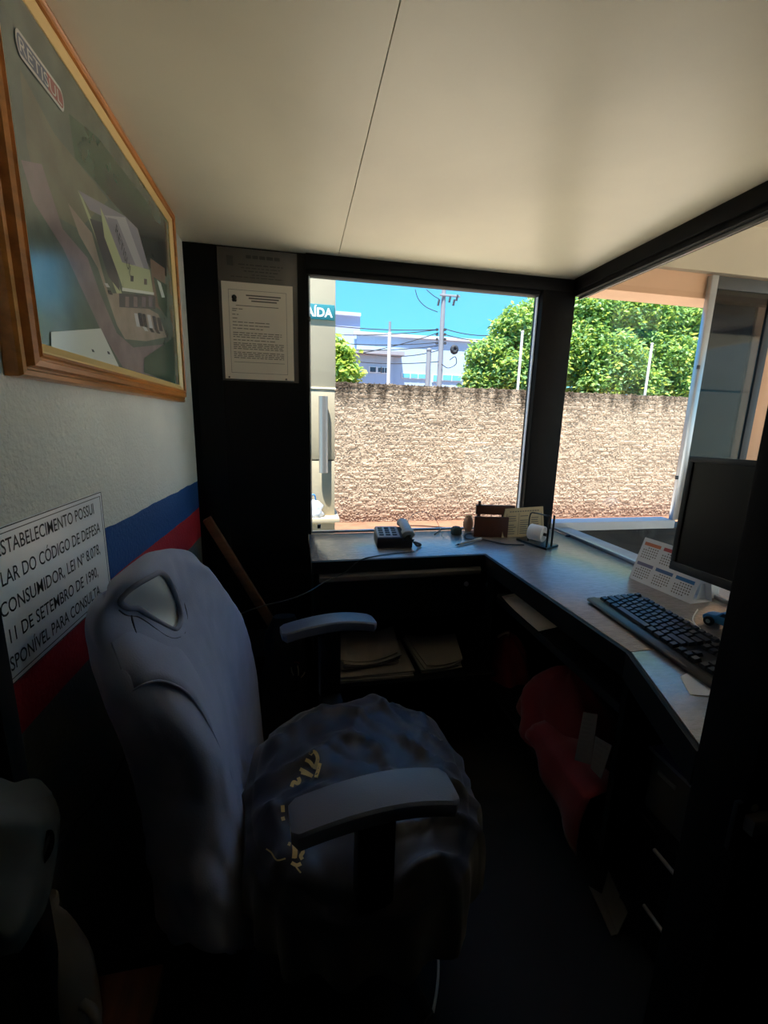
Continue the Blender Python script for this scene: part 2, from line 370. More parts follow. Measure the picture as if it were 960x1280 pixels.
bx(1.296, 4.2, -1.3, FY+.10, 2.621, 2.70).build('roof_sheet', 'slat_white', nc)
bx(1.33, 4.2, -1.3, FY-.03, 2.291, 2.6).build('slab', 'slat_white', nc)
struct(bx(1.33, 5.0, -1.3, FY, -.11, -.01).build('floor_annex', 'concrete_apron'))
struct(bx(1.31, 4.3, -1.4, -1.3, 1.05, 2.6).build('wall_annex', 'beige_plaster'))  # unseen wall, left open below so bounced daylight reaches the beam
war = root('wall_annex_right')
for q_ in ((-1.3, FY, 0, .85), (-1.3, FY, 2.15, 2.6), (-1.3, -.60, .851, 2.149), (1.60, FY, .851, 2.149)): bx(4.2, 4.3, *q_).build('masonry', 'beige_plaster', war)  # unseen wall, its opening added to throw daylight onto the left wall
# tinted sliding leaf
lf = thing('sliding_door', 'tinted dark glass sliding door leaf with pale aluminium edge outside the right window', 'door', (2.19, FY-.02, .823))
bx(1.983, 2.022, FY-.035, FY-.008, .823, 2.043).build('edge_stile', 'alu', lf, bevel=.003)
bx(2.022, 2.40, FY-.030, FY-.014, 1.985, 2.043).build('top_rail', 'leaf_frame_dark', lf, bevel=.002)
bx(2.355, 2.40, FY-.030, FY-.014, .823, 1.985).build('far_stile', 'leaf_frame_dark', lf, bevel=.002)
bx(2.022, 2.355, FY-.024, FY-.018, .823, 1.985).build('glass_pane', 'tinted_glass', lf)
for px, py in ((873, 459), (846, 597)):
    q = W(px, py, 'Y', FY-.04); MB().box(q.x-.008, q.x+.008, q.y-.004, q.y+.004, q.z-.01, q.z+.01).build('latch', 'clip_metal', lf, bevel=.002)
bx(2.075, 2.374, FY+.05, FY+.07, .823, 1.942).build('blind_panel', 'leaf_frame_dark', lf)

# ============================================================ OUTSIDE
struct(bx(-14, 60, 2.10, 5.25, -.35, -.12).build('floor_apron', 'concrete_apron'))
struct(bx(5.0, 60, -12, 2.10, -.35, -.12).build('floor_bounce', 'concrete_apron'))  # unseen sunlit ground added to send light through the annex opening
struct(bx(1.31, 5.0, -12, -1.305, -.35, -.12).build('floor_bounce_side', 'concrete_apron'))  # unseen sunlit ground added to bounce light in under the annex wall
struct(bx(-14, 60, 5.25, 6.3, -.35, -.118).build('floor_dirt', 'dirt'))
struct(bx(-60, 140, 6.3, 120, -.5, -.2).build('floor_street', 'dirt'))
# rough block wall
bw = thing('boundary_wall', 'long rough pale block wall with dark rain stains behind the glass', 'wall', (3.2, 6.1, -.12))
WX0, WX1, WZ0, WZ1 = -1.2, 8.2, -.12, 1.83
bx(WX0, WX1, 6.0065, 6.18, WZ0, WZ1-.01).build('mortar_core', 'mortar_rough', bw)
def brick_mesh(L, H, seed):
    rnd = random.Random(seed); mb = MB(); nx = 4
    fr = []
    for k in range(2):
        row = []
        for i in range(nx+1):  # broken, uneven arris
            row.append(Vector((-L/2+L*i/nx, -.5*.05-rnd.uniform(-.008, .006), (-H/2 if k == 0 else H/2)+rnd.uniform(-.006, .006))))
        fr.append(row)
    bk = [[Vector((v.x, .028, v.z)) for v in r] for r in fr]
    mid = [Vector((v.x, v.y-rnd.uniform(.000, .009), rnd.uniform(-.012, .012))) for v in fr[0]]
    mb.grid([bk[0], fr[0], mid, fr[1], bk[1]])
    for e in (0, nx): mb.add([bk[0][e], fr[0][e], mid[e], fr[1][e], bk[1][e]], [(0, 1, 2, 3, 4)])
    return mb
CH = .0625; nrow = int((WZ1-WZ0)/CH)
protos = []
for k in range(8):
    o = brick_mesh(.196, .050, 50+k).build('brick', 'brick_rough', None, smooth=False, weld=True); protos.append(o.data); bpy.data.objects.remove(o)
cells = []
for r in range(nrow):
    off = (.5 if r % 2 else 0)*.208 + random.uniform(-.02, .02)
    x = WX0+off+.1
    while x < WX1-.1:
        cells.append((x, WZ0+CH*(r+.5))); x += .208+random.uniform(-.012, .012)
rest = MB(); cells.sort(key=lambda c: (c[0]-2.2)**2+(c[1]-1.15)**2*1.6)
inst = 0
for i, (x, z) in enumerate(cells):
    me = protos[random.randrange(8)]; loc = Vector((x, 6.027+random.uniform(-.007, .007), z)); rz = random.uniform(-.03, .03); ry = random.uniform(-.02, .02)
    if inst < 300:
        o = bpy.data.objects.new('brick', me); COL.objects.link(o); o.parent = bw; o.location = loc-bw.location; o.rotation_euler = (0, ry, rz); inst += 1
    else:
        M = Matrix.Translation(loc) @ Matrix.Rotation(rz, 4, 'Z') @ Matrix.Rotation(ry, 4, 'Y')
        rest.add([M @ v.co for v in me.vertices], [tuple(p.vertices) for p in me.polygons])
rest.build('brick_courses', 'brick_rough', bw, recalc=False)['kind'] = 'stuff'
lump = MB()
for i in range(18000):
    x = random.uniform(WX0+.05, WX1-.05); r = random.randrange(nrow+1); z = WZ0+CH*r+random.gauss(0, .020)
    if z > WZ1-.005: z = WZ1-random.uniform(0, .02)
    if z < WZ0+.012: z = WZ0+.012
    c = Vector((x, 5.996+random.uniform(-.006, .010), z)); a, b, d = random.uniform(.007, .026), random.uniform(.004, .013), random.uniform(.005, .013)
    q = random.uniform(-.7, .7); ca, sa = math.cos(q), math.sin(q)
    vs = [c+Vector((dx*a*ca-dz*d*sa, dy*b, dx*a*sa+dz*d*ca)) for dx, dy, dz in ((1, 0, 0), (-1, 0, 0), (0, 1, 0), (0, -1, 0), (0, 0, 1), (0, 0, -1))]
    lump.add(vs, [(0, 4, 3), (4, 1, 3), (1, 5, 3), (5, 0, 3), (4, 0, 2), (1, 4, 2), (5, 1, 2), (0, 5, 2)])
lump.build('mortar_lumps', 'mortar_rough', bw, recalc=False)['kind'] = 'stuff'

# fence posts on the block wall
for px0, py0, px1, py1, lab in ((652, 415, 647, 487, 'thin white fence post above the block wall, left of the black corner post'), (812, 430, 806, 493, 'thin white fence post above the block wall, seen through the right window')):
    a = W(px0, py0, 'Y', 6.1); b = W(px1, py1, 'Y', 6.1)
    t = thing('fence_post', lab, 'post', (b.x, 6.1, 1.82), 'fence posts on the block wall')
    MB().tube([(b.x, 6.1, 1.815), (b.x, 6.1, a.z)], .019, 10).build('pole', 'pole_white', t, smooth='auto')
    MB().lathe((b.x, 6.1, a.z-.002), [(.023, 0), (.023, .012), (.012, .022)], 10).build('cap', 'pole_white', t, smooth='auto')

# trees
def leaves(mb, c, rad, n, size, rnd, fz=1.0):
    for i in range(n):
        # point near the shell of a lumpy ellipsoid
        d = Vector((rnd.gauss(0, 1), rnd.gauss(0, 1), rnd.gauss(0, 1))).normalized()
        k = rnd.random()**.45
        lp = 1+.30*noise.noise(d*2.2+c*1.3)+.16*noise.noise(d*5+c)
        p = c+Vector((d.x*rad.x, d.y*rad.y, d.z*rad.z))*(k*lp)
        a = Vector((rnd.gauss(0, 1), rnd.gauss(0, 1), rnd.gauss(0, .6)-.35)).normalized()
        nrm = (Vector((rnd.gauss(0, .6), rnd.gauss(0, .6), 1))+d*.5).normalized(); b = nrm.cross(a)
        if b.length < .1: continue
        b.normalize(); L = size*rnd.uniform(.7, 1.3); w = L*.30; u = a.cross(b)
        mb.add([p, p+a*L*.45+b*w+u*w*.35, p+a*L*.5, p+a*L*.45-b*w+u*w*.35, p+a*L], [(0, 1, 2), (0, 2, 3), (1, 4, 2), (2, 4, 3)], rnd.choice((0, 0, 1, 2)))
def tree(name, label, base, clumps, n, size, seed, mats, trunk_r=.11):
    rnd = random.Random(seed); base = Vector(base)
    t = thing(name, label, 'tree', base, 'trees beyond the block wall')
    top = max(c[0][2] for c in clumps)
    cen = sum((Vector(c[0]) for c in clumps), Vector())/len(clumps)
    fork = Vector((base.x*.6+cen.x*.4, base.y*.6+cen.y*.4, base.z+(cen.z-base.z)*.55))
    MB().tube(spl([base-Vector((0, 0, .05)), (base+fork)/2+Vector((.06, .03, 0)), fork], 6), [trunk_r*(1-.35*i/12) for i in range(13)], 10).build('trunk', 'bark', t, smooth=True)
    fol = MB(); tot = sum(c[1]**2 for c in clumps)
    for c, r in clumps:
        c = Vector(c); MB().tube(spl([fork, (fork+c)/2+Vector((0, 0, .12)), c], 5), [trunk_r*.5*(1-.8*i/10) for i in range(11)], 7).build('branch', 'bark', t, smooth=True)
        leaves(fol, c, Vector((r, r*.9, r*.85)), int(n*r*r/tot), size, rnd)
    o = fol.build('foliage', mats, t, recalc=False); o['kind'] = 'stuff'
LM = ['leaf_green', 'leaf_lime', 'leaf_blueish']
def cl(px, py, Y, r): return (tuple(W(px, py, 'Y', Y)), r)
tree('leafy_tree', 'broad green tree over the block wall behind the left side of the corner post', (5.0, 9.6, -.2),
     [cl(648, 415, 9.3, .62), cl(612, 450, 9.2, .55), cl(600, 478, 9.1, .42), cl(636, 470, 9.0, .6), cl(672, 455, 9.1, .75), cl(676, 402, 9.5, .62), cl(690, 380, 9.8, .5)], 24000, .11, 3, LM)
tree('leafy_tree', 'dense green tree right of the corner post, filling the left of the right window', (6.7, 9.8, -.2),
     [cl(735, 395, 9.5, .7), cl(720, 440, 9.2, .75), cl(765, 455, 9.0, .75), cl(775, 395, 9.6, .72), cl(740, 480, 8.9, .6)], 24000, .11, 4, LM)
tree('leafy_tree', 'dense green tree at the right of the right window, beside the tinted door leaf', (8.9, 9.9, -.2),
     [cl(815, 395, 9.5, .75), cl(860, 400, 9.6, .75), cl(825, 450, 9.2, .8), cl(868, 455, 9.2, .75), cl(850, 490, 9.0, .6), cl(800, 485, 8.9, .55), cl(905, 430, 9.5, .8)], 26000, .11, 5, LM)
tree('leafy_bush', 'bright lime green bush over the block wall beside the cream pillar', (.75, 8.2, -.2),
     [cl(424, 445, 8.0, .30), cl(432, 468, 7.9, .30), cl(410, 470, 8.1, .4), cl(414, 435, 8.2, .3)], 2600, .13, 6, ['leaf_lime', 'leaf_lime', 'leaf_green'], .05)

# far factory building
fb = thing('factory_building', 'long pale blue-grey factory building behind the utility pole', 'building', (12, 45.5, -.2))
def fbox(px0, py0, px1, py1, Y0, Y1, name, m, z0=None):
    a = W(px0, py0, 'Y', Y0); b = W(px1, py1, 'Y', Y0)
    return bx(a.x, b.x, Y0, Y1, b.z if z0 is None else z0, max(a.z, b.z) if z0 is None else a.z).build(name, m, fb)
fbox(400, 392, 450, 420, 46, 56, 'tower_block', 'metal_wall_lilac', -.2)
bxl = fbox(446, 416, 660, 432, 45, 60, 'main_wall', 'metal_wall', -.2)
fbox(402, 418, 446, 432, 45.2, 60, 'side_wall', 'metal_wall', -.2)
a = W(442, 413, 'Y', 44.8); b = W(600, 421, 'Y', 44.8); bx(a.x, b.x+4, 44.7, 45, a.z-.35, a.z-.05).build('parapet_cap', 'metal_roof', fb)
a = W(398, 391, 'Y', 45.8); b = W(451, 394, 'Y', 45.8); bx(a.x, b.x, 45.7, 46, b.z-.1, b.z+.2).build('parapet_cap', 'metal_roof', fb)
a = W(430, 439, 'Y', 44); b = W(504, 444, 'Y', 44); bx(a.x, b.x, 43.4, 45, b.z-.1, b.z+.25).build('canopy', 'canopy', fb)
a = W(432, 440, 'Y', 44.6); b = W(491, 480, 'Y', 44.6); bx(a.x, b.x, 44.6, 45, -.2, a.z).build('annex_wall', 'metal_wall', fb)
def fwin(px0, py0, px1, py1, Y, n, pane):
    a = W(px0, py0, 'Y', Y); b = W(px1, py1, 'Y', Y); zc = (a.z+b.z)/2; h = abs(a.z-b.z)*.4
    w = bx(a.x-.08, b.x+.08, Y-.05, Y+.02, zc-h-.08, zc+h+.08).build('window', 'far_window_frame', fb)
    s = (b.x-a.x)/n
    for i in range(n): bx(a.x+s*i+.04, a.x+s*(i+1)-.04, Y-.09, Y-.045, zc-h, zc+h).build('pane', pane, w)
fwin(462, 458, 470, 466, 44.55, 1, 'far_window_dark'); fwin(472, 459, 476, 466, 44.55, 1, 'far_window_dark'); fwin(477, 459, 484, 467, 44.55, 2, 'far_window_dark')
fwin(503, 466, 532, 474, 44.95, 3, 'far_window_blue'); fwin(553, 468, 576, 477, 44.95, 2, 'far_window_blue')
fwin(541, 468, 549, 478, 44.95, 1, 'far_window_blue')
# utility pole
def pxz(px, py, Y): return W(px, py, 'Y', Y)
PY = 22
a = pxz(553.5, 352, PY); b = pxz(549, 482, PY)
up = thing('utility_pole', 'tall grey utility pole with crossarm fittings in front of the factory', 'pole', (b.x, PY, -.2))
zt = a.z
MB().tube([(b.x, PY, -.25), (b.x, PY, zt)], [.17, .10], 10).build('pole', 'pole_concrete', up, smooth='auto')
q = pxz(556, 370, PY); bx(q.x-.30, q.x+.75, PY-.16, PY-.10, q.z-.05, q.z+.05).build('crossarm', 'pole_concrete', up, bevel=.01)
for px, py in ((549, 376), (563, 372), (568, 376), (572, 370)):
    q = pxz(px, py, PY-.13); MB().tube([(q.x, PY-.13, q.z+.05), (q.x-.05, PY-.13, q.z-.22)], .055, 8).build('insulator', 'wire_black', up, smooth='auto')
for py in (412, 418, 424, 429):
    for px in (546.5, 556.5):
        q = pxz(px, py, PY-.15); MB().lathe((q.x, PY-.12, q.z-.05), [(.05, 0), (.08, .03), (.05, .07), (.07, .10)], 10).build('insulator', 'wire_black', up, smooth='auto')
q = pxz(568, 437, PY-.3)
MB().tube([(q.x+.12*math.cos(t*.5), PY-.3+.03*math.sin(t*1.7), q.z+.14*math.sin(t*.5)) for t in range(40)], .10, 6).build('cable_coil', 'wire_black', up, smooth=True)
MB().tube(spl([pxz(562, 450, PY-.2), pxz(569, 446, PY-.2), pxz(570, 455, PY-.2), pxz(560, 460, PY-.2), pxz(552, 455, PY-.2)]), .02, 6).build('cable_loop', 'wire_black', up, smooth=True)
a = pxz(537, 438, 20); b = pxz(534.5, 478, 20)
t = thing('short_pole', 'short grey concrete pole left of the tall utility pole', 'pole', (b.x, 20, -.2))
MB().tube([(b.x, 20, -.25), (b.x, 20, a.z)], [.14, .11], 10).build('pole', 'pole_concrete', t, smooth='auto')
MB().lathe((b.x, 20, a.z-.01), [(.13, 0), (.13, .06), (.05, .10)], 10).build('cap', 'pole_concrete', t, smooth='auto')
a = pxz(487, 402, 18); b = pxz(485.5, 476, 18)
t = thing('lamp_post', 'slim white post standing before the factory canopy', 'pole', (b.x, 18, -.2))
MB().tube([(b.x, 18, -.25), (b.x, 18, a.z-.4)], .075, 10).build('pole', 'pole_white', t, smooth='auto')
MB().tube([(b.x, 18, a.z-.42), (b.x, 18, a.z)], .05, 8).build('top_section', 'pole_concrete', t, smooth='auto')
# power lines
wires = [((420, 402), (548, 412), 'highest thin power line, left of the utility pole'), ((430, 413), (548, 412), 'second power line, left of the utility pole'),
         ((432, 424), (548, 428), 'power line in front of the factory parapet'), ((440, 438), (548, 416), 'thick dark power line rising to the utility pole'),
         ((440, 432), (548, 432), 'low power line crossing the factory wall'), ((490, 440), (548, 438), 'power line dipping between white post and utility pole'),
         ((450, 447), (548, 452), 'lowest power line above the factory windows'), ((556, 411), (640, 416), 'upper power line running right into the tree'), ((556, 418), (640, 422), 'lower power line running right into the tree')]
for (p0, p1, lab) in wires:
    A, B = pxz(*p0, PY-.1), pxz(*p1, PY-.1); dirn = (B-A)
    if p0[0] < 500: A = A-dirn*.6
    sag = .22
    pts = [A+(B-A)*(i/16)-Vector((0, 0, sag*4*(i/16)*(1-i/16))) for i in range(17)]
    tag(MB().tube(pts, .022, 5).build('power_line', 'wire_black', smooth=True), lab, 'cable', 'power lines behind the block wall')
for pts, lab in ((((519, 362), (523, 374), (533, 384), (547, 390)), 'drooping loop of cable left of the utility pole top'), (((533, 362), (541, 369), (549, 374)), 'short cable reaching the crossarm of the utility pole')):
    tag(MB().tube(spl([pxz(x, y, PY-.05) for x, y in pts]), .02, 5).build('power_line', 'wire_black', smooth=True), lab, 'cable', 'power lines behind the block wall')

# cream pillar with the exit sign
PYY = 3.0
pl = thing('gate_pillar', 'cream pillar with a long steel pull handle just outside the back window', 'pillar', (.10, PYY+.1, -.12))
PX0, PX1 = -.16, .252
bx(PX0, PX1, PYY, PYY+.35, 1.523, 2.75).build('upper_block', 'pillar_cream', pl, bevel=.004)
bx(PX0, PX1+.002, PYY-.004, PYY+.35, 1.513, 1.5225).build('joint_strip', 'groove_light', pl)
bx(PX0, PX1-.004, PYY+.002, PYY+.35, 1.040, 1.5125).build('middle_block', 'pillar_lower', pl, bevel=.003)
bx(PX0, PX1-.012, PYY+.006, PYY+.35, 1.030, 1.0395).build('joint_strip', 'groove', pl)
bx(PX0, PX1-.004, PYY+.002, PYY+.35, .645, 1.0295).build('lower_block', 'pillar_lower', pl, bevel=.003)
bx(PX0, PX1+.022, PYY-.10, PYY+.35, .612, .6445).build('ledge', 'pillar_cream', pl, bevel=.005)
bx(PX0, PX1-.004, PYY-.02, PYY+.35, -.12, .6115).build('base_block', 'pillar_cream', pl, bevel=.004)
bx(-1.10, -.60, PYY, PYY+.30, -.12, 2.05).build('reflection_block', 'pillar_cream', pl, bevel=.004)  # unseen cream block added for its reflection in the right pane
bx(-1.10, -.60, PYY-.003, PYY, 1.62, 1.63).build('reflection_groove', 'groove', pl)
bx(-1.40, PX0-.001, PYY+.02, PYY+.30, 2.051, 2.75).build('reflection_top', 'leaf_frame_dark', pl)  # unseen dark surround added to frame that reflection
bx(-.599, PX0-.001, PYY+.03, PYY+.30, -.12, 2.05).build('reflection_gap', 'leaf_frame_dark', pl)
bx(-1.40, -1.101, PYY+.03, PYY+.30, -.12, 2.05).build('reflection_gap', 'leaf_frame_dark', pl)
hd = MB().tube([(.167, PYY-.045, .955), (.167, PYY-.045, 1.462)], .031, 14).build('pull_handle', 'alu_dull', pl, smooth='auto')
for z in (1.03, 1.39): MB().tube([(.167, PYY+.004, z), (.167, PYY-.045, z)], .009, 8).build('standoff', 'chrome', hd, smooth='auto')
sg = thing('exit_sign', 'teal sign with white lettering on the cream pillar', 'sign', (.12, PYY-.01, 1.99))
SX0, SX1, SZ0, SZ1 = -.135, .246, 1.944, 2.036
bx(SX0, SX1, PYY-.012, PYY-.001, SZ0, SZ1).build('plate', 'saida_teal', sg, bevel=.002)
mb = MB(); put_text(mb, 'SAÍDA', (.032, PYY-.0128, 1.962), (.200, 0, 0), (0, 0, .054), bold=.03); mb.build('lettering', 'sign_white', sg, recalc=False)['kind'] = 'stuff'
# small bundle added in place of a bluish reflection at the pillar's ledge
bn = MB(); rows = []
for i in range(9):
    h = i/8; r = []
    for j in range(18):
        q = 2*math.pi*j/18; k = (.055 if i else .048)*(1-h**3)**.5+.002; nn = 1+.35*noise.noise(Vector((math.cos(q)*2, math.sin(q)*2, h*4)))
        r.append(Vector((.095+math.cos(q)*k*nn*1.2, PYY-.045+math.sin(q)*k*.72*nn, .6455+h*.125)))
    rows.append(r)
bn.grid(rows, loop=True); bn.add(rows[0], [tuple(range(18))[::-1]]); bn.add(rows[-1], [tuple(range(18))])
bnt = thing('reflection_bundle', 'crumpled blue-white bundle in place of a reflection on the pillar ledge', 'bag', (.095, PYY-.045, .6455))
bn.build('bag', 'sill_white', bnt, smooth=True)
MB().tube(spl([(.075, PYY-.05, .765), (.08, PYY-.055, .80), (.105, PYY-.055, .80), (.112, PYY-.05, .765)]), .006, 6).build('handle', 'toy_blue', bnt, smooth=True)

#@@INSIDE
# ============================================================ INSIDE THE BOOTH
# ---- framed aerial photograph
FXF = -.388
c_bl, c_br, c_tr = W(28, 470, 'X', FXF-.012), W(231, 503, 'X', FXF-.012), W(216, 265, 'X', FXF-.012)
fy0, fy1, fz0, fz1 = c_bl.y, (c_br.y+c_tr.y)/2, (c_bl.z+c_br.z)/2, c_tr.z
pic = thing('framed_picture', 'large framed aerial photograph in a wooden frame with gold liner on the left wall', 'picture', (XL, (fy0+fy1)/2, fz0))
def frame_piece(name, m, y0, y1, z0, z1, prof, par):
    """mitred moulding: prof = list of (inset from the outer edge, height off the wall)"""
    sides = [((y0, z0), (y1, z0)), ((y1, z0), (y1, z1)), ((y1, z1), (y0, z1)), ((y0, z1), (y0, z0))]
    cy, cz = (y0+y1)/2, (z0+z1)/2; n = len(prof)
    for (a, b) in sides:
        mb = MB(); vs = []
        for (y, z) in (a, b):
            sy, sz = (1 if y < cy else -1), (1 if z < cz else -1)
            vs += [Vector((XL+h, y+sy*d, z+sz*d)) for d, h in prof]
        mb.add(vs, [(i, (i+1) % n, n+(i+1) % n, n+i) for i in range(n)]+[tuple(range(n))[::-1], tuple(range(n, 2*n))])
        mb.build(name, m, par)
fm = .040
frame_piece('frame_moulding', 'wood_frame', fy0, fy1, fz0, fz1, [(0, .001), (0, .020), (.003, .025), (.010, .026), (.012, .023), (.015, .023), (.018, .034), (.026, .037), (.029, .034), (.031, .034), (.034, .038), (fm-.001, .036), (fm, .031), (fm, .001)], pic)
lw = .016
frame_piece('gold_liner', 'gold_liner', fy0+fm, fy1-fm, fz0+fm, fz1-fm, [(.0003, .002), (.0003, .031), (.003, .031), (lw, .024), (lw, .002)], pic)
iy0, iy1, iz0, iz1 = fy0+fm+lw, fy1-fm-lw, fz0+fm+lw, fz1-fm-lw
PX = XL+.0215
pcols = dict(ground=(106, 116, 106), field=(123, 123, 107), road=(144, 130, 133), dark=(71, 75, 73), lot=(163, 152, 142), roof=(149, 147, 156), roof2=(178, 178, 181), wall=(180, 188, 154), white=(218, 223, 218), tree=(83, 102, 87), car=(68, 71, 80), car2=(202, 202, 206), lblue=(97, 106, 126), lred=(163, 106, 102), brown=(137, 118, 106), letter=(211, 209, 204), shed=(94, 94, 97))  # colours paled and greyed to put the glass haze into the print
pk = list(pcols)
for k in pk: mat('print_'+k, pcols[k], .16, var=.14 if k in ('ground', 'field', 'tree', 'road', 'lot', 'dark', 'brown') else 0, vscale=16, spec=1.0)
pp = MB()
MB().box(XL+.004, PX-.0004, fy0+fm, fy1-fm, fz0+fm, fz1-fm).build('backing_board', 'wood_dark_side', pic)
lay = [0]
def inpoly(poly):
    out = [(min(max(y, iy0), iy1), min(max(z, iz0), iz1)) for y, z in poly]; return out
def pq(col, pts, base=(0, 200)):
    lay[0] += 1; x = PX+.00004*lay[0]
    P2 = []
    for u, v in pts:
        q = W(u/3.84+base[0], v/3.84+base[1], 'X', PX); P2.append((q.y, q.z))
    P2 = inpoly(P2); pp.add([(x, y, z) for y, z in P2], [tuple(range(len(P2)))], pk.index(col))
pp.add([(PX, iy0, iz0), (PX, iy1, iz0), (PX, iy1, iz1), (PX, iy0, iz1)], [(0, 1, 2, 3)], 0)
T0 = (0, 0)
pq('field', [(95, 330), (260, 640), (520, 960), (380, 1100), (200, 1000), (130, 700)], T0)
pq('tree', [(330, 545), (470, 660), (700, 960), (760, 1090), (560, 990), (360, 760)], T0)
pq('dark', [(500, 30), (640, 220), (800, 330), (800, 560), (720, 520), (600, 270), (520, 180)])
pq('road', [(100, 0), (200, 20), (300, 330), (420, 470), (480, 640), (560, 830), (640, 900), (835, 880), (838, 1078), (590, 995), (480, 810), (300, 420), (160, 200)])
pq('lot', [(325, 205), (440, 350), (520, 640), (580, 640), (760, 740), (800, 850), (700, 870), (600, 860), (560, 790), (470, 520), (380, 360)])
pq('brown', [(720, 470), (790, 520), (800, 740), (740, 700)])
pq('wall', [(372, 145), (395, 180), (585, 640), (560, 640)])
pq('shed', [(430, 280), (490, 300), (560, 520), (575, 630), (520, 560)])
pq('roof', [(375, 145), (600, 270), (660, 330), (715, 525), (580, 490), (520, 330), (490, 270), (430, 240)])
pq('roof2', [(500, 265), (600, 275), (620, 330), (690, 520), (640, 505), (570, 340)])
pq('roof', [(515, 275), (560, 285), (650, 505), (585, 490)])
pq('wall', [(480, 225), (500, 270), (585, 490), (590, 620), (570, 560), (500, 370)])
pq('wall', [(582, 490), (718, 527), (735, 638), (592, 622)])
pq('white', [(585, 612), (738, 636), (738, 648), (585, 628)])
pq('shed', [(570, 640), (745, 652), (745, 716), (572, 706)])
for u in (600, 640, 680, 712): pq('road', [(u, 655), (u+18, 657), (u+18, 706), (u, 704)])
for u, v in ((625, 570), (690, 585)): pq('shed', [(u, v-16), (u+14, v-13), (u+14, v+14), (u, v+12)])
pq('tree', [(735, 560), (800, 600), (800, 760), (760, 700)]); pq('white', [(752, 575), (770, 590), (790, 660), (775, 660)])
for i, (u, v) in enumerate(((650, 735), (668, 733), (688, 738), (712, 742), (736, 748), (760, 756), (690, 800), (720, 806), (748, 812), (505, 590), (520, 625), (735, 450))):
    pq('car' if i % 3 else 'car2', [(u-8, v), (u+8, v+2), (u+20, v+66 if i < 6 else v+22), (u+4, v+64 if i < 6 else v+20)])
pq('tree', [(690, 950), (835, 850), (838, 1075), (690, 1020)])
pq('white', [(240, 825), (480, 808), (568, 992), (243, 908)])
for u, v in ((435, 915), (510, 925)): pq('shed', [(u, v-8), (u+10, v-5), (u+16, v+8), (u+4, v+6)])
# small writing on the roof and the round-ended name band at the top left
def pt(u, v, b): q = W(u/3.84+b[0], v/3.84+b[1], 'X', PX+.0016); return q
a, b2, c3 = pt(560, 345, (0, 200)), pt(592, 430, (0, 200)), pt(552, 330, (0, 200))
A, B, Cc, Dd = pt(48, 108, T0), pt(318, 470, T0), pt(322, 548, T0), pt(62, 212, T0)
lay[0] += 1; LX = PX+.00004*lay[0]
z0, z1, y0, y1 = (Cc.z+Dd.z)/2, (A.z+B.z)/2, (A.y+Dd.y)/2, (B.y+Cc.y)/2
z0 = max(z0, iz0); y0 = max(y0, iy0+.004); z1 = min(z1, iz1-.004)
def band(ya, yb, col, dx, gr, rl, rr):
    pts = []; h = (z1-z0)/2+gr; zc = (z0+z1)/2
    for i in range(9):
        t = math.pi/2+math.pi*i/8; pts.append((ya+(math.cos(t)*h*.55 if rl else 0), zc+math.sin(t)*h))
    for i in range(9):
        t = -math.pi/2+math.pi*i/8; pts.append((yb+(math.cos(t)*h*.55 if rr else 0), zc+math.sin(t)*h))
    pp.add([(LX+dx, y, z) for y, z in pts], [tuple(range(18))], pk.index(col))
band(y0+.02, y1-.02, 'letter', 0, .005, True, True); ym = y0+(y1-y0)*.60
band(y0+.02, ym, 'lblue', .0001, 0, True, False); band(ym, y1-.02, 'lred', .0001, 0, False, True)
put_text(pp, 'RETISUL', (LX+.0002, y0+.018, z0+(z1-z0)*.14), (0, y1-y0-.036, 0), (0, 0, (z1-z0)*.74), pk.index('letter'))
q0 = pt(560, 350, (0, 200)); put_text(pp, 'RETISUL', (LX+.0002, q0.y-.008, q0.z), (0, .075, -.075), (0, .012, .022), pk.index('shed'))
pp.build('aerial_print', ['print_'+k for k in pk], pic, recalc=False)

# ---- consumer-code notice on the left wall
sr, sl, st, sbm = 1.016, .565, 1.140, .905
sgn = thing('notice_sign', 'white rectangular sign with black capital letters on the left wall, below the picture', 'sign', (XL, .8, sbm))
bx(XL+.0005, XL+.0035, sl, sr, sbm, st).build('plate', 'sign_white', sgn, bevel=.001)
mb = MB()
def border(d, w):
    x0, x1 = XL+.0034, XL+.0038
    mb.box(x0, x1, sl+d, sr-d, st-d-w, st-d); mb.box(x0, x1, sl+d, sr-d, sbm+d, sbm+d+w); mb.box(x0, x1, sl+d, sl+d+w, sbm+d, st-d); mb.box(x0, x1, sr-d-w, sr-d, sbm+d, st-d)
border(.001, .0016); border(.009, .0013)
mb.build('border_line', 'ink_black', sgn)
mb = MB(); TX = XL+.0039
def line(txt, vis, pa, pb):
    """vis = the characters the photograph shows: they span pixel pa (first, foot) to pb (last, foot)"""
    a, b = W(*pa, 'X', TX), W(*pb, 'X', TX)
    zz = (a.z+b.z)/2
    full = text_geo(txt)[0]; part = text_geo(vis)[0]
    wf = max(v.x for v in full)-min(v.x for v in full); wp = max(v.x for v in part)-min(v.x for v in part)
    L = (b.y-a.y)*wf/wp
    0 and print('LINE', txt, round(b.y-L, 3), round(b.y, 3), round(zz, 3))
    put_text(mb, txt, (TX, b.y-L, zz), (0, L, 0), (0, 0, .0232), bold=.005)
line('ESTE ESTABELECIMENTO POSSUI', 'STABELECIMENTO POSSUI', (2, 690), (118, 645))
line('EXEMPLAR DO CÓDIGO DE DEFESA', 'LAR DO CÓDIGO DE DEFESA', (2, 728), (126, 669))
line('DO CONSUMIDOR, LEI Nº 8.078,', 'CONSUMIDOR, LEI Nº 8.078,', (1, 767), (126, 696))
line('DE 11 DE SETEMBRO DE 1990,', '11 DE SETEMBRO DE 1990,', (12.5, 797), (123.5, 725))
line('DISPONÍVEL PARA CONSULTA.', 'SPONÍVEL PARA CONSULTA.', (13.7, 834), (127, 746))
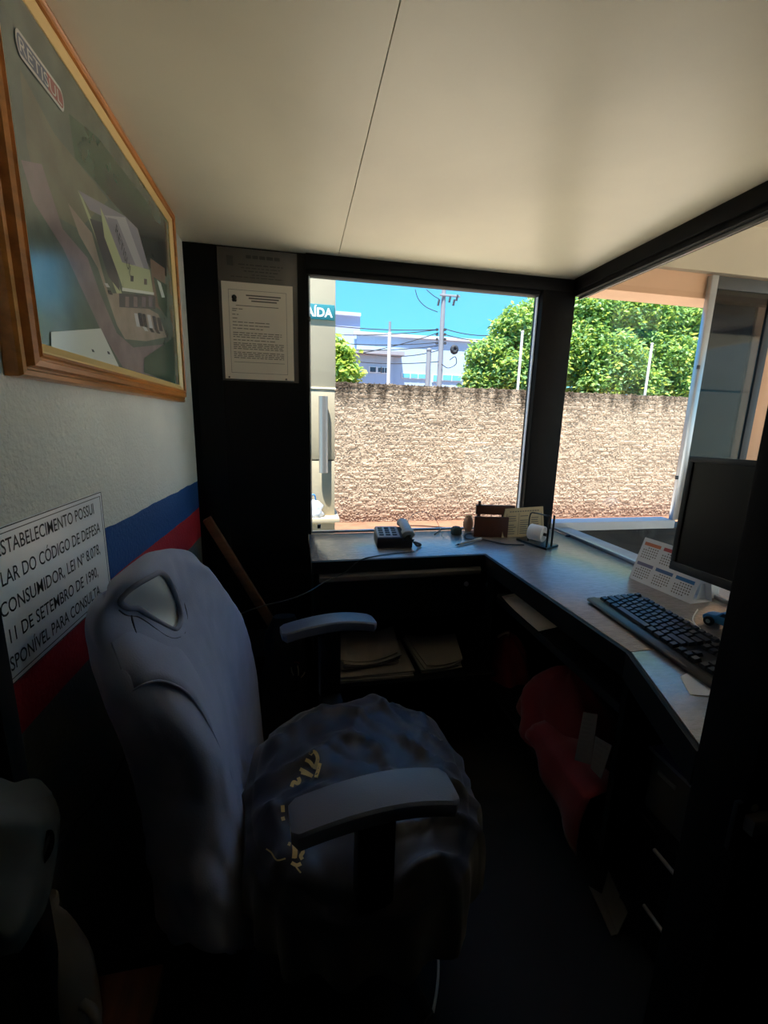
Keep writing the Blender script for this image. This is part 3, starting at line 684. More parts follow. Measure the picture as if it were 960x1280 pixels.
mb.build('lettering', 'ink_black', sgn, recalc=False)['kind'] = 'stuff'

# ---- papers on the black panel
def doc(name, label, x0, x1, z0, z1, y, m, seed, parent=None):
    t = thing(name, label, 'notice', ((x0+x1)/2, y, z0)); return t
nd = doc('plastic_sleeve', 'grey plastic document sleeve with faint print hanging high on the black panel', -.298, .006, 1.455, 1.952, YB-.009, None, 1)
bx(-.298, .006, YB-.0115, YB-.009, 1.455, 1.952).build('sleeve_back', 'sleeve_plastic', nd, bevel=.0008)
mb = MB(); r5 = random.Random(5)
for i, (z, h, a, b) in enumerate(((1.918, .012, -.19, -.06), (1.893, .004, -.22, -.05), (1.882, .003, -.21, -.06), (1.870, .004, -.20, -.07), (1.858, .003, -.17, -.08), (1.848, .003, -.25, -.05))):
    x = a
    while x < b: w = r5.uniform(.008, .026); mb.box(x, min(x+w, b), YB-.0121, YB-.0116, z, z+h); x += w+.005
mb.box(-.262, -.240, YB-.0121, YB-.0116, 1.888, 1.922)
mb.build('faded_print', 'box_grey', nd)['kind'] = 'stuff'
for x in (-.297, .0035): bx(x, x+.003, YB-.0135, YB-.0112, 1.456, 1.951).build('sleeve_edge', 'sleeve_plastic', nd)
n2 = thing('permit_notice', 'cream printed permit sheet with a small crest, in front of the grey plastic sleeve', 'notice', (-.15, YB-.014, 1.462))
bx(-.287, -.013, YB-.0155, YB-.0140, 1.462, 1.829).build('sheet', 'paper', n2)
mb = MB(); Yp = YB-.0158
def bar(x0, x1, z, h=.0035): mb.box(x0, x1, Yp, Yp+.0005, z, z+h)
mb2 = [(-.262, -.038, 1.800), (-.262, -.038, 1.486)]
for a_, b_, z_ in mb2: bar(a_, b_, z_, .0012)
for x_ in (-.262, -.0392): mb.box(x_, x_+.0012, Yp, Yp+.0005, 1.486, 1.801)
for k, z in enumerate((1.780, 1.770, 1.760)): bar(-.195+.01*k, -.06-.008*k, z, .005)
bar(-.235, -.07, 1.742, .0025)
r6 = random.Random(6)
def para(z, x0=-.25, x1=-.05, h=.0028):
    x = x0
    while x < x1-.004: w = r6.uniform(.008, .024); bar(x, min(x+w, x1), z, h); x += w+.004
for z, xe in ((1.729, -.21), (1.722, -.23), (1.708, -.22), (1.694, -.225), (1.680, -.12), (1.668, -.11), (1.656, -.13), (1.640, -.06), (1.632, -.06), (1.624, -.07), (1.612, -.08)): para(z, -.25, xe)
for z in (1.668, 1.680): para(z, -.16, -.10)
for z in (1.600, 1.593, 1.586, 1.579, 1.565, 1.558, 1.551, 1.544): para(z, -.25, -.052)
bar(-.25, -.05, 1.528, .0015)
mb.build('print', 'ink_grey', n2)['kind'] = 'stuff'
MB().lathe((-.240, Yp+.0004, 1.772), [(.010, 0), (.009, -.0006)], 12, axis='Y').add([(-.250, Yp-.0003, 1.764), (-.230, Yp-.0003, 1.764), (-.233, Yp-.0003, 1.756), (-.247, Yp-.0003, 1.756)], [(0, 1, 2, 3)]).build('crest', 'ink_black', n2)
for x, z in ((-.272, 1.468), (-.045, 1.468)): MB().lathe((x, YB-.0155, z), [(.004, 0), (.0035, -.002)], 8, axis='Y').build('rivet', 'clip_metal', n2)

# ---- counter: L-shaped top with a separate near piece
dk = thing('counter', 'dark grey L-shaped counter with wood grain laminate under both windows', 'desk', (.7, 1.7, 0))
TH = .036
MB().prism([(.041, 1.543, DZ-TH), (.742, 1.556, DZ-TH), (.757, .784, DZ-TH), (XR+.022, .784, DZ-TH), (XR+.022, YB+.011, DZ-TH), (.041, YB+.011, DZ-TH)], (0, 0, TH)).build('worktop', 'desk_laminate', dk, bevel=.0015)
MB().prism([(.757, .782, DZ-TH), (.640, .485, DZ-TH), (.640, .472, DZ-TH), (XR+.02, .472, DZ-TH), (XR+.02, .782, DZ-TH)], (0, 0, TH)).build('near_worktop', 'desk_laminate', dk, bevel=.0015)
MB().prism([(.0415, 1.541, DZ-TH-.012), (.741, 1.554, DZ-TH-.012), (.741, 1.542, DZ-TH-.012), (.0415, 1.529, DZ-TH-.012)], (0, 0, TH+.0105)).build('front_edge', 'black_laminate', dk)
MB().prism([(.741, 1.554, DZ-TH-.028), (.755, .784, DZ-TH-.028), (.743, .784, DZ-TH-.028), (.729, 1.554, DZ-TH-.028)], (0, 0, TH+.0265)).build('front_edge', 'black_laminate', dk)
MB().prism([(.755, .783, DZ-TH-.030), (.638, .486, DZ-TH-.030), (.629, .491, DZ-TH-.030), (.744, .784, DZ-TH-.030)], (0, 0, TH+.0285)).build('front_edge', 'black_laminate', dk)
bx(.048, .064, 1.57, 1.90, 0, DZ-TH-.001).build('end_panel', 'black_laminate', dk)
bx(.762, .778, 1.50, 1.90, 0, DZ-TH-.03).build('divider', 'black_laminate', dk)
bx(.775, 1.225, .792, .810, .19, DZ-TH-.03).build('divider', 'black_laminate', dk)
bx(.778, 1.225, .811, 1.52, .612, .627).build('upper_shelf', 'black_laminate', dk, bevel=.001)
bx(.775, .781, .811, 1.52, .604, .6275).build('shelf_lip', 'facade_dark', dk)
bx(.780, 1.225, .811, 1.88, .195, .215).build('lower_shelf', 'black_laminate', dk, bevel=.001)
bx(.065, .760, 1.42, 1.90, .318, .334).build('paper_shelf', 'black_laminate', dk, bevel=.001)
for px, py in ((583, 730), (610, 731)):
    q = W(px, py, 'Y', 1.562)
    MB().lathe((q.x, 1.566, q.z), [(.010, 0), (.010, -.006), (.006, -.008)], 14, axis='Y').build('lock_cap', 'alu_dull', dk, smooth='auto')
dr = bx(.066, .760, 1.567, 1.582, .52, DZ-TH-.013).build('drawer_front', 'black_laminate', dk, bevel=.001)
MB().prism([(.070, 1.567, .742), (.070, 1.540, .739), (.070, 1.528, .726), (.070, 1.530, .708), (.070, 1.538, .704), (.070, 1.567, .702)], (.648, .008, .002)).build('handle_rail', 'rail_grey', dr, bevel=.0012)

# ---- telephone
t0 = W(471, 684, 'Z', DZ); t1 = W(523, 689, 'Z', DZ)
ph = thing('telephone', 'grey desk telephone with handset lying on the back counter', 'telephone', (.405, 1.70, DZ))
M = Matrix.Translation((.398, 1.72, DZ)) @ Matrix.Rotation(math.radians(-4), 4, 'Z')
def pbox(x0, x1, y0, y1, z0, z1): return MB().box(x0, x1, y0, y1, z0, z1, 0, M)
mb = MB(); mb.prism([M @ Vector(v) for v in ((-.082, -.052, 0), (-.082, .085, 0), (-.082, .085, .058), (-.082, .07, .062), (-.082, -.052, .044))], (M.to_3x3() @ Vector((.150, 0, 0))))
mb.build('base', 'phone_body', ph, bevel=.006)
fp = MB(); fp.prism([M @ Vector(v) for v in ((-.078, -.046, .0448), (-.078, .070, .0622), (-.078, .070, .0652), (-.078, -.046, .0478))], (M.to_3x3() @ Vector((.094, 0, 0))))
fp.build('face_plate', 'phone_top', ph, bevel=.001)
for i in range(3):
    for j in range(4):
        y = -.030+j*.024; z = .0478+(y+.046)*.1500; x = -.070+i*.028
        pbox(x, x+.019, y, y+.014, z-.001, z+.0045).build('button', 'phone_button', ph, bevel=.0012)
hs = MB(); pts = [M @ Vector(v) for v in ((.046, -.070, .060), (.046, -.050, .066), (.046, -.02, .073), (.046, .03, .078), (.046, .075, .078), (.046, .100, .074))]
hs.tube(spl(pts, 5), [.019]+[.027]*7+[.022]*12+[.026]*5+[.018], 12, flat=.74, up=(0, 0, 1)); hs.build('handset', 'phone_top', ph, smooth=True)
MB().tube([M @ Vector((.045, -.055, .035)), M @ Vector((.045, -.050, .062))], .020, 14).build('handset_cradle', 'phone_body', ph, smooth='auto')
cp = [M @ Vector((.05, -.074, .060))]
base = spl([M @ Vector(v) for v in ((.05, -.074, .058), (.072, -.075, .030), (.088, -.05, .012), (.105, -.030, .008), (.092, -.005, .009))], 16)
cp = [b+Vector((.0045*math.cos(i*1.3), .0045*math.sin(i*1.3)*.5, .004*math.sin(i*1.3))) for i, b in enumerate(base)]
MB().tube(cp, .0028, 6).build('coil_cord', 'cable_black', ph, smooth=True)
# cables of the counter
tag(MB().tube(spl([W(543, 668, 'Z', DZ+.004), W(552, 662, 'Z', DZ+.004), W(560, 660, 'Z', DZ+.004), W(530, 657.5, 'Z', DZ+.004), W(512, 657, 'Z', DZ+.004)], 8), .0028, 6).build('telephone_cable', 'cable_black', smooth=True), 'thin dark cable running behind the telephone to the round tin', 'cable')
lp = [W(506, 668, 'Y', 1.855), W(508, 655, 'Y', 1.85), W(517, 643, 'Y', 1.84), W(530, 640, 'Y', 1.85), W(542, 646, 'Y', 1.84), W(550, 660, 'Y', 1.82), W(554, 676, 'Y', 1.79)]
lp[0].z = DZ+.003; lp[-1].z = DZ+.003
tag(MB().tube(spl(lp, 8), .0012, 6).build('wire_loop', 'cable_white', smooth=True), 'thin pale wire loop standing up behind the telephone', 'wire')
ca = spl([W(518, 689, 'Z', DZ+.003), W(470, 695, 'Z', DZ+.003), W(449, 701, 'Y', 1.535), W(430, 716, 'Y', 1.52), W(405, 728, 'Y', 1.48), W(385, 740, 'Y', 1.40), W(360, 750, 'Y', 1.40), W(330, 757, 'Y', 1.45), W(298, 768, 'Y', 1.55)], 8)
tag(MB().tube(ca, .0022, 6).build('drooping_cable', 'cable_black', smooth=True), 'thin black cable drooping from the counter edge toward the leaning plank', 'cable')

# ---- pin cushion
q = W(570, 668, 'Z', DZ)
pc = thing('stamp_pad', 'small round grey-green stamp pad tin between telephone and brown box', 'tin', q)
MB().lathe(q, [(.020, 0), (.026, .004), (.027, .026), (.024, .031)], 20).build('tin', 'sponge_green', pc, smooth='auto')
MB().lathe(q+Vector((0, 0, .0312)), [(.021, 0), (.018, .006), (.008, .009)], 16).build('sponge', 'box_grey', pc, smooth='auto')
# ---- brown wooden organizer
og = thing('wooden_organizer', 'dark brown wooden letter box with raised back bar on the counter corner', 'organizer', (.92, 1.76, DZ))
a = W(592, 671, 'Z', DZ); b = W(638, 672, 'Z', DZ); ang = math.atan2(b.y-a.y, b.x-a.x); L = (b-a).length
Mo = Matrix.Translation(a) @ Matrix.Rotation(ang, 4, 'Z')
zt = W(593, 646, 'Y', a.y).z-DZ; zb0 = W(597, 643, 'Y', a.y+.03).z-DZ; zb1 = W(597, 632, 'Y', a.y+.03).z-DZ
MB().box(0, L*.92, 0, .016, 0, zt, 0, Mo).build('front_board', 'brown_wood', og, bevel=.002)
MB().box(0, L*.92, .0165, .075, 0, .014, 0, Mo).build('bottom_board', 'brown_wood', og, bevel=.002)
MB().box(.014, L*1.15, .045, .062, zb0-.002, zb1, 0, Mo).build('back_bar', 'brown_wood', og, bevel=.002)
for x in (.022, L*.80): MB().box(x, x+.014, .048, .060, .014, zb0-.002, 0, Mo).build('upright', 'brown_wood', og, bevel=.001)
MB().tube([Mo @ Vector((.030, .054, zb1-.002)), Mo @ Vector((.030, .054, zb1+.018))], .007, 10).build('peg', 'brown_wood', og, smooth='auto')
# beige soft thing behind it, strap
q = W(590, 667, 'Z', DZ)
bt = thing('coin_purse', 'small beige rounded purse peeping out left of the brown wooden letter box', 'purse', q)
rows = []
for i in range(11):
    h = i/10; rr = math.sin(math.pi*(.12+.82*h))**.6; rows.append([Vector((q.x+.004+math.cos(t)*.026*rr*(1+.1*math.sin(3*t)), q.y+.058+math.sin(t)*.020*rr, DZ+.074*h)) for t in [2*math.pi*j/16 for j in range(16)]])
g = MB().grid(rows, loop=True); g.add(rows[0], [tuple(range(16))[::-1]]); g.add(rows[-1], [tuple(range(16))]); g.build('pouch', 'skin_beige', bt, smooth=True)
MB().tube([(q.x-.012, q.y+.058, DZ+.075), (q.x+.02, q.y+.058, DZ+.075)], .004, 8).build('clasp', 'gold_liner', bt, smooth='auto')
sp_ = [W(600, 668, 'Z', DZ+.004), W(585, 667, 'Z', DZ+.004), W(581, 671, 'Z', DZ+.004), W(586, 674, 'Z', DZ+.004), W(606, 675, 'Z', DZ+.004), W(630, 680, 'Z', DZ+.004), W(655, 681, 'Z', DZ+.004)]
tag(MB().tube(spl(sp_, 8), .0045, 8, flat=.5).build('black_strap', 'rubber', smooth=True), 'black strap looping on the counter in front of the brown letter box', 'strap')
a, b = W(569, 681.5, 'Z', DZ+.006), W(602, 673.5, 'Z', DZ+.0095)
pn = thing('grey_pen', 'grey pen lying on the counter in front of the brown letter box', 'pen', a)
d = (b-a)
MB().tube([a+d*.12, a+d*.14, b-d*.04, b], [.0045, .0055, .0055, .004], 10).build('barrel', 'pen_grey', pn, smooth='auto')
MB().tube([a, a+d*.12], [.001, .0045], 10).build('tip', 'ink_black', pn, smooth='auto')
MB().tube([b-d*.3+Vector((0, 0, .0065)), b-d*.02+Vector((0, 0, .0065))], .0014, 6).build('clip', 'alu', pn, smooth='auto')
# ---- tan tent card calendar
a, b = W(627, 672, 'Z', DZ), W(680, 669, 'Z', DZ)
tc_ = thing('tent_card', 'yellowed printed tent card leaning on the brown letter box', 'card', (a+b)/2)
top_l, top_r = W(632, 636, 'Y', a.y+.014), W(679, 633, 'Y', b.y+.014)
b2 = Vector((b.x, b.y, DZ)); nrm = (b2-a).cross(top_l-a).normalized()
MB().prism([a, b2, top_r, top_l], nrm*-.0016).build('front_card', 'card_tan', tc_)
back = Vector((.003, .028, 0))
MB().prism([a+back, b2+back, top_r+Vector((0, .002, -.001)), top_l+Vector((0, .002, -.001))], (0, .0016, 0)).build('back_card', 'card_tan', tc_)
mb = MB(); rr = random.Random(3)
def onc(u, v): return (a*(1-u)+b2*u)*(1-v)+(top_l*(1-u)+top_r*u)*v+nrm*.0006
def cq(u0, u1, v0, v1): mb.add([onc(u0, v0), onc(u1, v0), onc(u1, v1), onc(u0, v1)], [(0, 1, 2, 3)])
for i in range(12): cq(.12+i*.065, .165+i*.065, .86, .90)
for bx0 in (.10, .40, .68):
    for r_ in range(9):
        if rr.random() < .9: cq(bx0, bx0+rr.uniform(.14, .22), .10+r_*.075, .13+r_*.075)
for u in (.05, .36, .64, .94): cq(u, u+.012, .06, .82)
mb.build('print', 'ink_grey', tc_, recalc=False)['kind'] = 'stuff'
# ---- label roll holder
rh = thing('roll_holder', 'black steel holder with a white paper roll on the counter corner', 'dispenser', (.98, 1.60, DZ))
pA, pB, pC, pD = W(645, 675, 'Z', DZ), W(683, 688, 'Z', DZ), W(698, 683, 'Z', DZ), W(662, 671, 'Z', DZ)
MB().prism([pA, pB, pC, pD], (0, 0, .009)).build('base_plate', 'black_steel', rh, bevel=.002)
ua = W(683, 684, 'Z', DZ+.009); ub = W(689, 683, 'Z', DZ+.009); hz = W(686, 645, 'Y', ua.y).z
for u in (ua, ub): MB().tube([u, Vector((u.x, u.y, hz))], .0045, 8).build('upright', 'black_steel', rh, smooth='auto')
la = W(660, 676, 'Z', DZ+.009); lz = W(659, 641, 'Y', la.y).z
MB().tube(spl([la, Vector((la.x-.004, la.y, (DZ+lz)/2)), Vector((la.x, la.y, lz-.006)), Vector((la.x+.02, la.y-.01, lz)), Vector((ua.x-.01, ua.y+.01, hz)), Vector((ua.x, ua.y, hz))], 6), .0032, 8).build('wire_arm', 'black_steel', rh, smooth=True)
rc0, rc1 = W(663, 664, 'Y', ua.y+.060), W(680, 668, 'Y', ua.y+.008)
ax = (rc1-rc0).normalized()
rl = MB(); L = (rc1-rc0).length
Mr = Matrix.Translation(rc0) @ ax.to_track_quat('X', 'Z').to_matrix().to_4x4()
tmp = MB().lathe((0, 0, 0), [(.008, .001), (.033, 0), (.034, .002), (.034, L-.002), (.033, L), (.008, L-.001)], 26, axis='X'); tmp.v = [Mr @ v for v in tmp.v]
tmp.build('paper_roll', 'paper_white', rh, smooth='auto')
tmp = MB().lathe((0, 0, 0), [(.007, -.006), (.007, L+.012)], 12, axis='X'); tmp.v = [Mr @ v for v in tmp.v]
tmp.build('spindle', 'black_steel', rh, smooth='auto')
# ---- keyboard
kb = thing('keyboard', 'black full-size computer keyboard lying on the right counter', 'keyboard', (.90, .83, DZ))
k0, k1 = W(733, 746, 'Z', .806), W(885, 853, 'Z', .806); uu = (k1-k0); uu.z = 0; uu.normalize(); vv = Vector((-uu.y, uu.x, 0)); KL, KD = .47, .175
if vv.x < 0: vv = -vv
def kp(u, v, z): return Vector((k0.x, k0.y, DZ))+uu*u+vv*v+Vector((0, 0, z))
def ktop(v): return .0145+v*.085
mb = MB(); mb.prism([kp(0, 0, .006), kp(0, .004, .0135), kp(0, .026, .0165), kp(0, .03, ktop(.03)-.004), kp(0, KD-.012, ktop(KD)-.004), kp(0, KD, ktop(KD)-.012), kp(0, KD, .012), kp(0, .02, .003)], uu*KL)
mb.build('case', 'keyboard_plastic', kb, bevel=.0025)
for u in (.03, KL-.05):
    MB().prism([kp(u, KD-.02, .0), kp(u, KD-.012, .0), kp(u, KD-.012, .016), kp(u, KD-.02, .016)], uu*.02).build('foot', 'rubber', kb)
    MB().prism([kp(u, .012, .0), kp(u, .022, .0), kp(u, .022, .005), kp(u, .012, .005)], uu*.02).build('foot', 'rubber', kb)
def key(u0, u1, v0, v1):
    g = .0013; z0, z1 = ktop(v0)-.003, ktop(v1)-.003; h = .0075; t = .0022
    bt_ = [kp(u0+g, v0+g, z0), kp(u1-g, v0+g, z0), kp(u1-g, v1-g, z1), kp(u0+g, v1-g, z1)]
    tp = [kp(u0+g+t, v0+g+t*.7, z0+h), kp(u1-g-t, v0+g+t*.7, z0+h), kp(u1-g-t, v1-g-t*1.3, z1+h+.001), kp(u0+g+t, v1-g-t*1.3, z1+h+.001)]
    MB().add(bt_+tp, [(4, 5, 6, 7), (0, 1, 5, 4), (1, 2, 6, 5), (2, 3, 7, 6), (3, 0, 4, 7)]).build('key', 'key_plastic', kb)
U = .0191; rowsv = [.033+i*.0205 for i in range(5)]; V = .0198; u0 = .012
lay_ = [[1.3, 1.3, 1.3, 6.2, 1.3, 1.3, 1.3, 1.0], [2.25]+[1]*10+[2.75], [1.75]+[1]*11+[2.25], [1.5]+[1]*12+[1.5], [1]*13+[2]]
for r, ws in enumerate(lay_):
    u = u0
    for w in ws: key(u, u+w*U, rowsv[r], rowsv[r]+V); u += w*U
    ub_ = u0+15*U+.006
    if r == 0 or r >= 3:
        for i in range(3): key(ub_+i*U, ub_+(i+1)*U, rowsv[r], rowsv[r]+V)
    if r == 1: key(ub_+U, ub_+2*U, rowsv[r], rowsv[r]+V)
    un = ub_+3*U+.006
    for i in range(4):
        if un+(i+1)*U < KL-.006: key(un+i*U, un+(i+1)*U, rowsv[r], rowsv[r]+V)
vF = rowsv[4]+.0245
for i in range(16):
    u = u0+[0, 2, 3, 4, 5, 6.5, 7.5, 8.5, 9.5, 11, 12, 13, 14, 15.3, 16.3, 17.3][i]*U; key(u, u+U, vF, vF+.0165)
# paper sheet under the keyboard edge, folded note
pw_ = [W(850, 846, 'Z', DZ+.001), W(862, 868, 'Z', DZ+.001), W(884, 870, 'Z', DZ+.001), kp(.45, .03, .001), kp(.37, .02, .001)]
tag(MB().prism(pw_, (0, 0, .0009)).build('note_paper', 'paper_white'), 'white note paper sticking out from under the keyboard', 'paper')

# ---- monitor
mo = thing('monitor', 'black flat computer monitor with a dark screen on the right counter', 'monitor', (1.14, .84, DZ))
MXf = 1.10
a, b = W(862, 570, 'X', MXf), W(835, 700, 'X', MXf)
my1 = (a.y+b.y)/2; my0 = my1-.445; mz1 = a.z; mz0 = .888
Mm = Matrix.Translation((MXf, my1, mz0)) @ Matrix.Rotation(math.radians(2.0), 4, 'Y') @ Matrix.Rotation(math.radians(-1.0), 4, 'X')
HM = mz1-mz0; WM = my1-my0
bz = .017
mb = MB()
for (ya, yb, za, zb) in ((-WM, 0, 0, .026), (-WM, 0, HM-bz, HM), (-WM, -WM+bz, .0262, HM-bz-.0002), (-bz, 0, .0262, HM-bz-.0002)):
    MB().box(0, .020, ya, yb, za, zb, 0, Mm).build('bezel', 'monitor_plastic', mo, bevel=.002)
MB().box(.004, .018, -WM+bz, -bz, .0262, HM-bz, 0, Mm).build('screen', 'screen', mo)
MB().box(.0205, .045, -WM+.01, -.01, .01, HM-.01, 0, Mm).build('back_cover', 'monitor_plastic', mo, bevel=.008)
MB().box(.046, .064, -WM/2-.04, -WM/2+.04, -.075, .16, 0, Mm).build('neck', 'monitor_plastic', mo, bevel=.004)
MB().lathe((MXf+.065, my1-WM/2-.0, DZ), [(.062, 0), (.062, .006), (.030, .014)], 28).build('stand_foot', 'monitor_plastic', mo, smooth='auto')
# ---- desk calendar
a, b = W(786, 722, 'Z', DZ), W(863, 755, 'Z', DZ)
tl = W(802, 672, 'Y', a.y+.002)
dc = thing('desk_calendar', 'white tent desk calendar with orange, red and blue month bars behind the keyboard', 'calendar', (a+b)/2)
e_ = (b-a); H_ = tl.z-DZ; nb = Vector((e_.y, -e_.x, 0)).normalized();
if nb.x > 0: nb = -nb
lean = -nb*.045+Vector((0, 0, H_))
q0, q1, q2, q3 = a, b, b+lean, a+lean
nf = (q1-q0).cross(q3-q0).normalized(); nf = nf if nf.dot(nb) > 0 else -nf
MB().prism([q0, q1, q2, q3], -nf*.0012).build('front_card', 'paper_white', dc)
r0, r1 = a-nb*.085, b-nb*.085
MB().prism([r0, r1, q2-nb*.0016, q3-nb*.0016], -nb*.0012).build('back_card', 'paper_white', dc)
MB().prism([q0-nb*.003, q1-nb*.003, r1, r0], (0, 0, .001)).build('floor_card', 'paper_white', dc)
cols = ['orange_print', 'red_print', 'red_print', 'violet_print', 'blue_print', 'toy_blue', 'ink_grey']
mb = MB()
def oc(u, v): return (q0*(1-u)+q1*u)*(1-v)+(q3*(1-u)+q2*u)*v+nf*.0004
def cc(u0, u1, v0, v1, m): mb.add([oc(u0, v0), oc(u1, v0), oc(u1, v1), oc(u0, v1)], [(0, 1, 2, 3)], m)
for r_ in range(2):
    for c_ in range(3):
        U0, V0 = .04+c_*.32, .06+(1-r_)*.47
        cc(U0, U0+.27, V0+.31, V0+.385, r_*3+c_)
        for i in range(5):
            for j in range(7):
                if (i == 0 and j > 4) or (i == 4 and j < 2): continue
                cc(U0+.012+j*.037, U0+.030+j*.037, V0+.02+i*.058, V0+.046+i*.058, 6)
mb.build('months_print', cols, dc, recalc=False)['kind'] = 'stuff'
a, b = W(866, 750, 'Z', DZ), W(888, 748, 'Z', DZ)
pcard = thing('white_card', 'small white folded card standing at the near end of the desk calendar', 'card', a)
MB().prism([a+Vector((.012, 0, 0)), b+Vector((.012, 0, 0)), b+Vector((.022, 0, .045)), a+Vector((.022, 0, .05))], (.001, .001, 0)).build('front_leaf', 'paper_white', pcard)
MB().prism([a+Vector((.038, .005, 0)), b+Vector((.038, .005, 0)), b+Vector((.0235, .001, .045)), a+Vector((.0235, .001, .05))], (.001, .001, 0)).build('back_leaf', 'paper_white', pcard)
# ---- blue toy car
q = W(886, 779, 'Z', DZ)
ty = thing('toy_car', 'small bright blue toy car behind the keyboard under the monitor', 'toy car', (q.x+.02, q.y-.03, DZ))
Mt = Matrix.Translation((q.x+.016, q.y-.035, DZ)) @ Matrix.Rotation(math.radians(14), 4, 'Z') @ Matrix.Diagonal((1.0, 1.0, 1.0, 1))
prof = [(.050, .010), (.052, .022), (.044, .030), (.020, .033), (.008, .046), (-.024, .047), (-.036, .034), (-.056, .030), (-.058, .012)]
MB().prism([Mt @ Vector((-.019, y, z)) for y, z in prof], Mt.to_3x3() @ Vector((.038, 0, 0))).build('body', 'toy_blue', ty, bevel=.004)
for x in (-.0195, .0185):
    MB().prism([Mt @ Vector((x, y, z)) for y, z in ((.012, .034), (.004, .0435), (-.021, .0445), (-.030, .034))], Mt.to_3x3() @ Vector((.001, 0, 0))).build('side_window', 'far_window_dark', ty)
for x in (-.026, .018):
    for y in (.032, -.036):
        c = Mt @ Vector((x, y, .0125)); d_ = (Mt.to_3x3() @ Vector((1, 0, 0)))
        w_ = MB().tube([c, c+d_*.008], .0125, 18).build('wheel', 'rubber', ty, bevel=.0015)
        MB().tube([c+d_*(-.0008 if x < 0 else .0075), c+d_*(.001 if x < 0 else .0088)], .0055, 12).build('hub_cap', 'alu', w_)
tag(MB().tube(spl([W(872, 762, 'Z', DZ+.012), W(866, 775, 'Z', DZ+.003), W(876, 787, 'Z', DZ+.003), W(862, 776, 'Z', DZ+.003), W(848, 772, 'Z', DZ+.003), W(835, 768, 'Z', DZ+.003)], 8), .0018, 6).build('white_wire', 'cable_white', smooth=True), 'thin white wire curling beside the blue toy car', 'wire')
#@@CHAIR
# ---- office chair facing right, its backrest near the left wall
ch = thing('office_chair', 'black office chair with wide armrests, shirts over its back and seat', 'chair', (.13, .88, 0))
LV = [  # rows of the draped back: five front points (pixel, depth X) from the near edge to the far edge
 [(133, 752, -0.3), (153, 736, -0.272), (190, 716, -0.244), (228, 706, -0.24), (262, 713, -0.212)],
 [(123, 767, -0.305), (164, 769, -0.278), (214, 762, -0.245), (252, 748, -0.216), (284, 744, -0.198)],
 [(119, 792, -0.315), (168, 800, -0.27), (222, 796, -0.225), (268, 784, -0.2), (303, 776, -0.182)],
 [(125, 832, -0.315), (178, 852, -0.25), (236, 846, -0.198), (284, 838, -0.18), (318, 828, -0.166)],
 [(140, 890, -0.31), (196, 912, -0.228), (254, 905, -0.168), (298, 898, -0.164), (325, 888, -0.156)],
 [(163, 950, -0.305), (224, 968, -0.212), (277, 964, -0.15), (309, 962, -0.152), (330, 956, -0.15)],
 [(180, 1010, -0.3), (240, 1024, -0.2), (292, 1020, -0.14), (315, 1018, -0.144), (331, 1014, -0.146)],
 [(192, 1085, -0.295), (248, 1098, -0.19), (299, 1094, -0.135), (314, 1090, -0.14), (328, 1082, -0.142)],
 [(204, 1160, -0.29), (254, 1184, -0.185), (301, 1188, -0.13), (312, 1180, -0.136), (322, 1164, -0.138)]]
rows = []
for k, lv in enumerate(LV):
    P = [W(x, y, 'X', X) for x, y, X in lv]
    th = .050 if k == 0 else .085
    away = Vector((P[0].x, P[0].y, 0))*(.10 if k == 0 else .15); awr = Vector((P[4].x, P[4].y, 0))*.04
    bk = [P[4]+awr+Vector((-th*.7, 0, -.004)), (P[0]+P[4])/2+Vector((-th*.9, .09, 0)), P[0]+away+Vector((.010, 0, -.010))]
    for v in bk: v.x = max(v.x, XL+.022)
    rows.append(P+bk)
crest = [Vector(((rows[0][i].x+rows[0][j].x)/2, (rows[0][i].y+rows[0][j].y)/2, max(rows[0][i].z, rows[0][j].z)+.004)) for i, j in zip(range(8), (7, 7, 6, 5, 5, 4, 2, 0))]
# dense cross-sections: along the loop, then down
dense = [catmull(r, 14, True) for r in [crest]+rows]
NL = len(dense[0]); cols_ = [catmull([d[i] for d in dense], 9) for i in range(NL)]
NR = len(cols_[0])
sheet = [[cols_[i][r] for i in range(NL)] for r in range(NR)]
cent = [sum(r, Vector())/NL for r in sheet]
def fold(p, r, i):
    """cloth folds: long soft creases running down from the shoulders, deeper toward the hem"""
    t = r/(NR-1); q = Vector((p.y*9+p.x*3, p.z*2.2, 3.1)); a = noise.noise(q)*.010*(.3+1.2*t)
    a += math.sin((p.y*120+p.z*30)+noise.noise(q*1.5)*4)*.0050*max(0, t-.15)
    a += (abs(noise.noise(Vector((p.y*16-p.z*9, p.z*4+p.y*3, 7.7))))-.2)*.010*(.45+t)
    return a+noise.noise(p*22)*.0018
skin = []
for r in range(NR):
    skin.append([])
    for i in range(NL):
        p = sheet[r][i]; d = p-cent[r]; d.z = 0 if r > 8 else d.z; d = d.normalized() if d.length > 1e-6 else Vector((0, 0, 1))
        q = p+d*(fold(p, r, i) if r > 6 else fold(p, r, i)*.4); q.x = max(q.x, XL+.012); skin[-1].append(q)
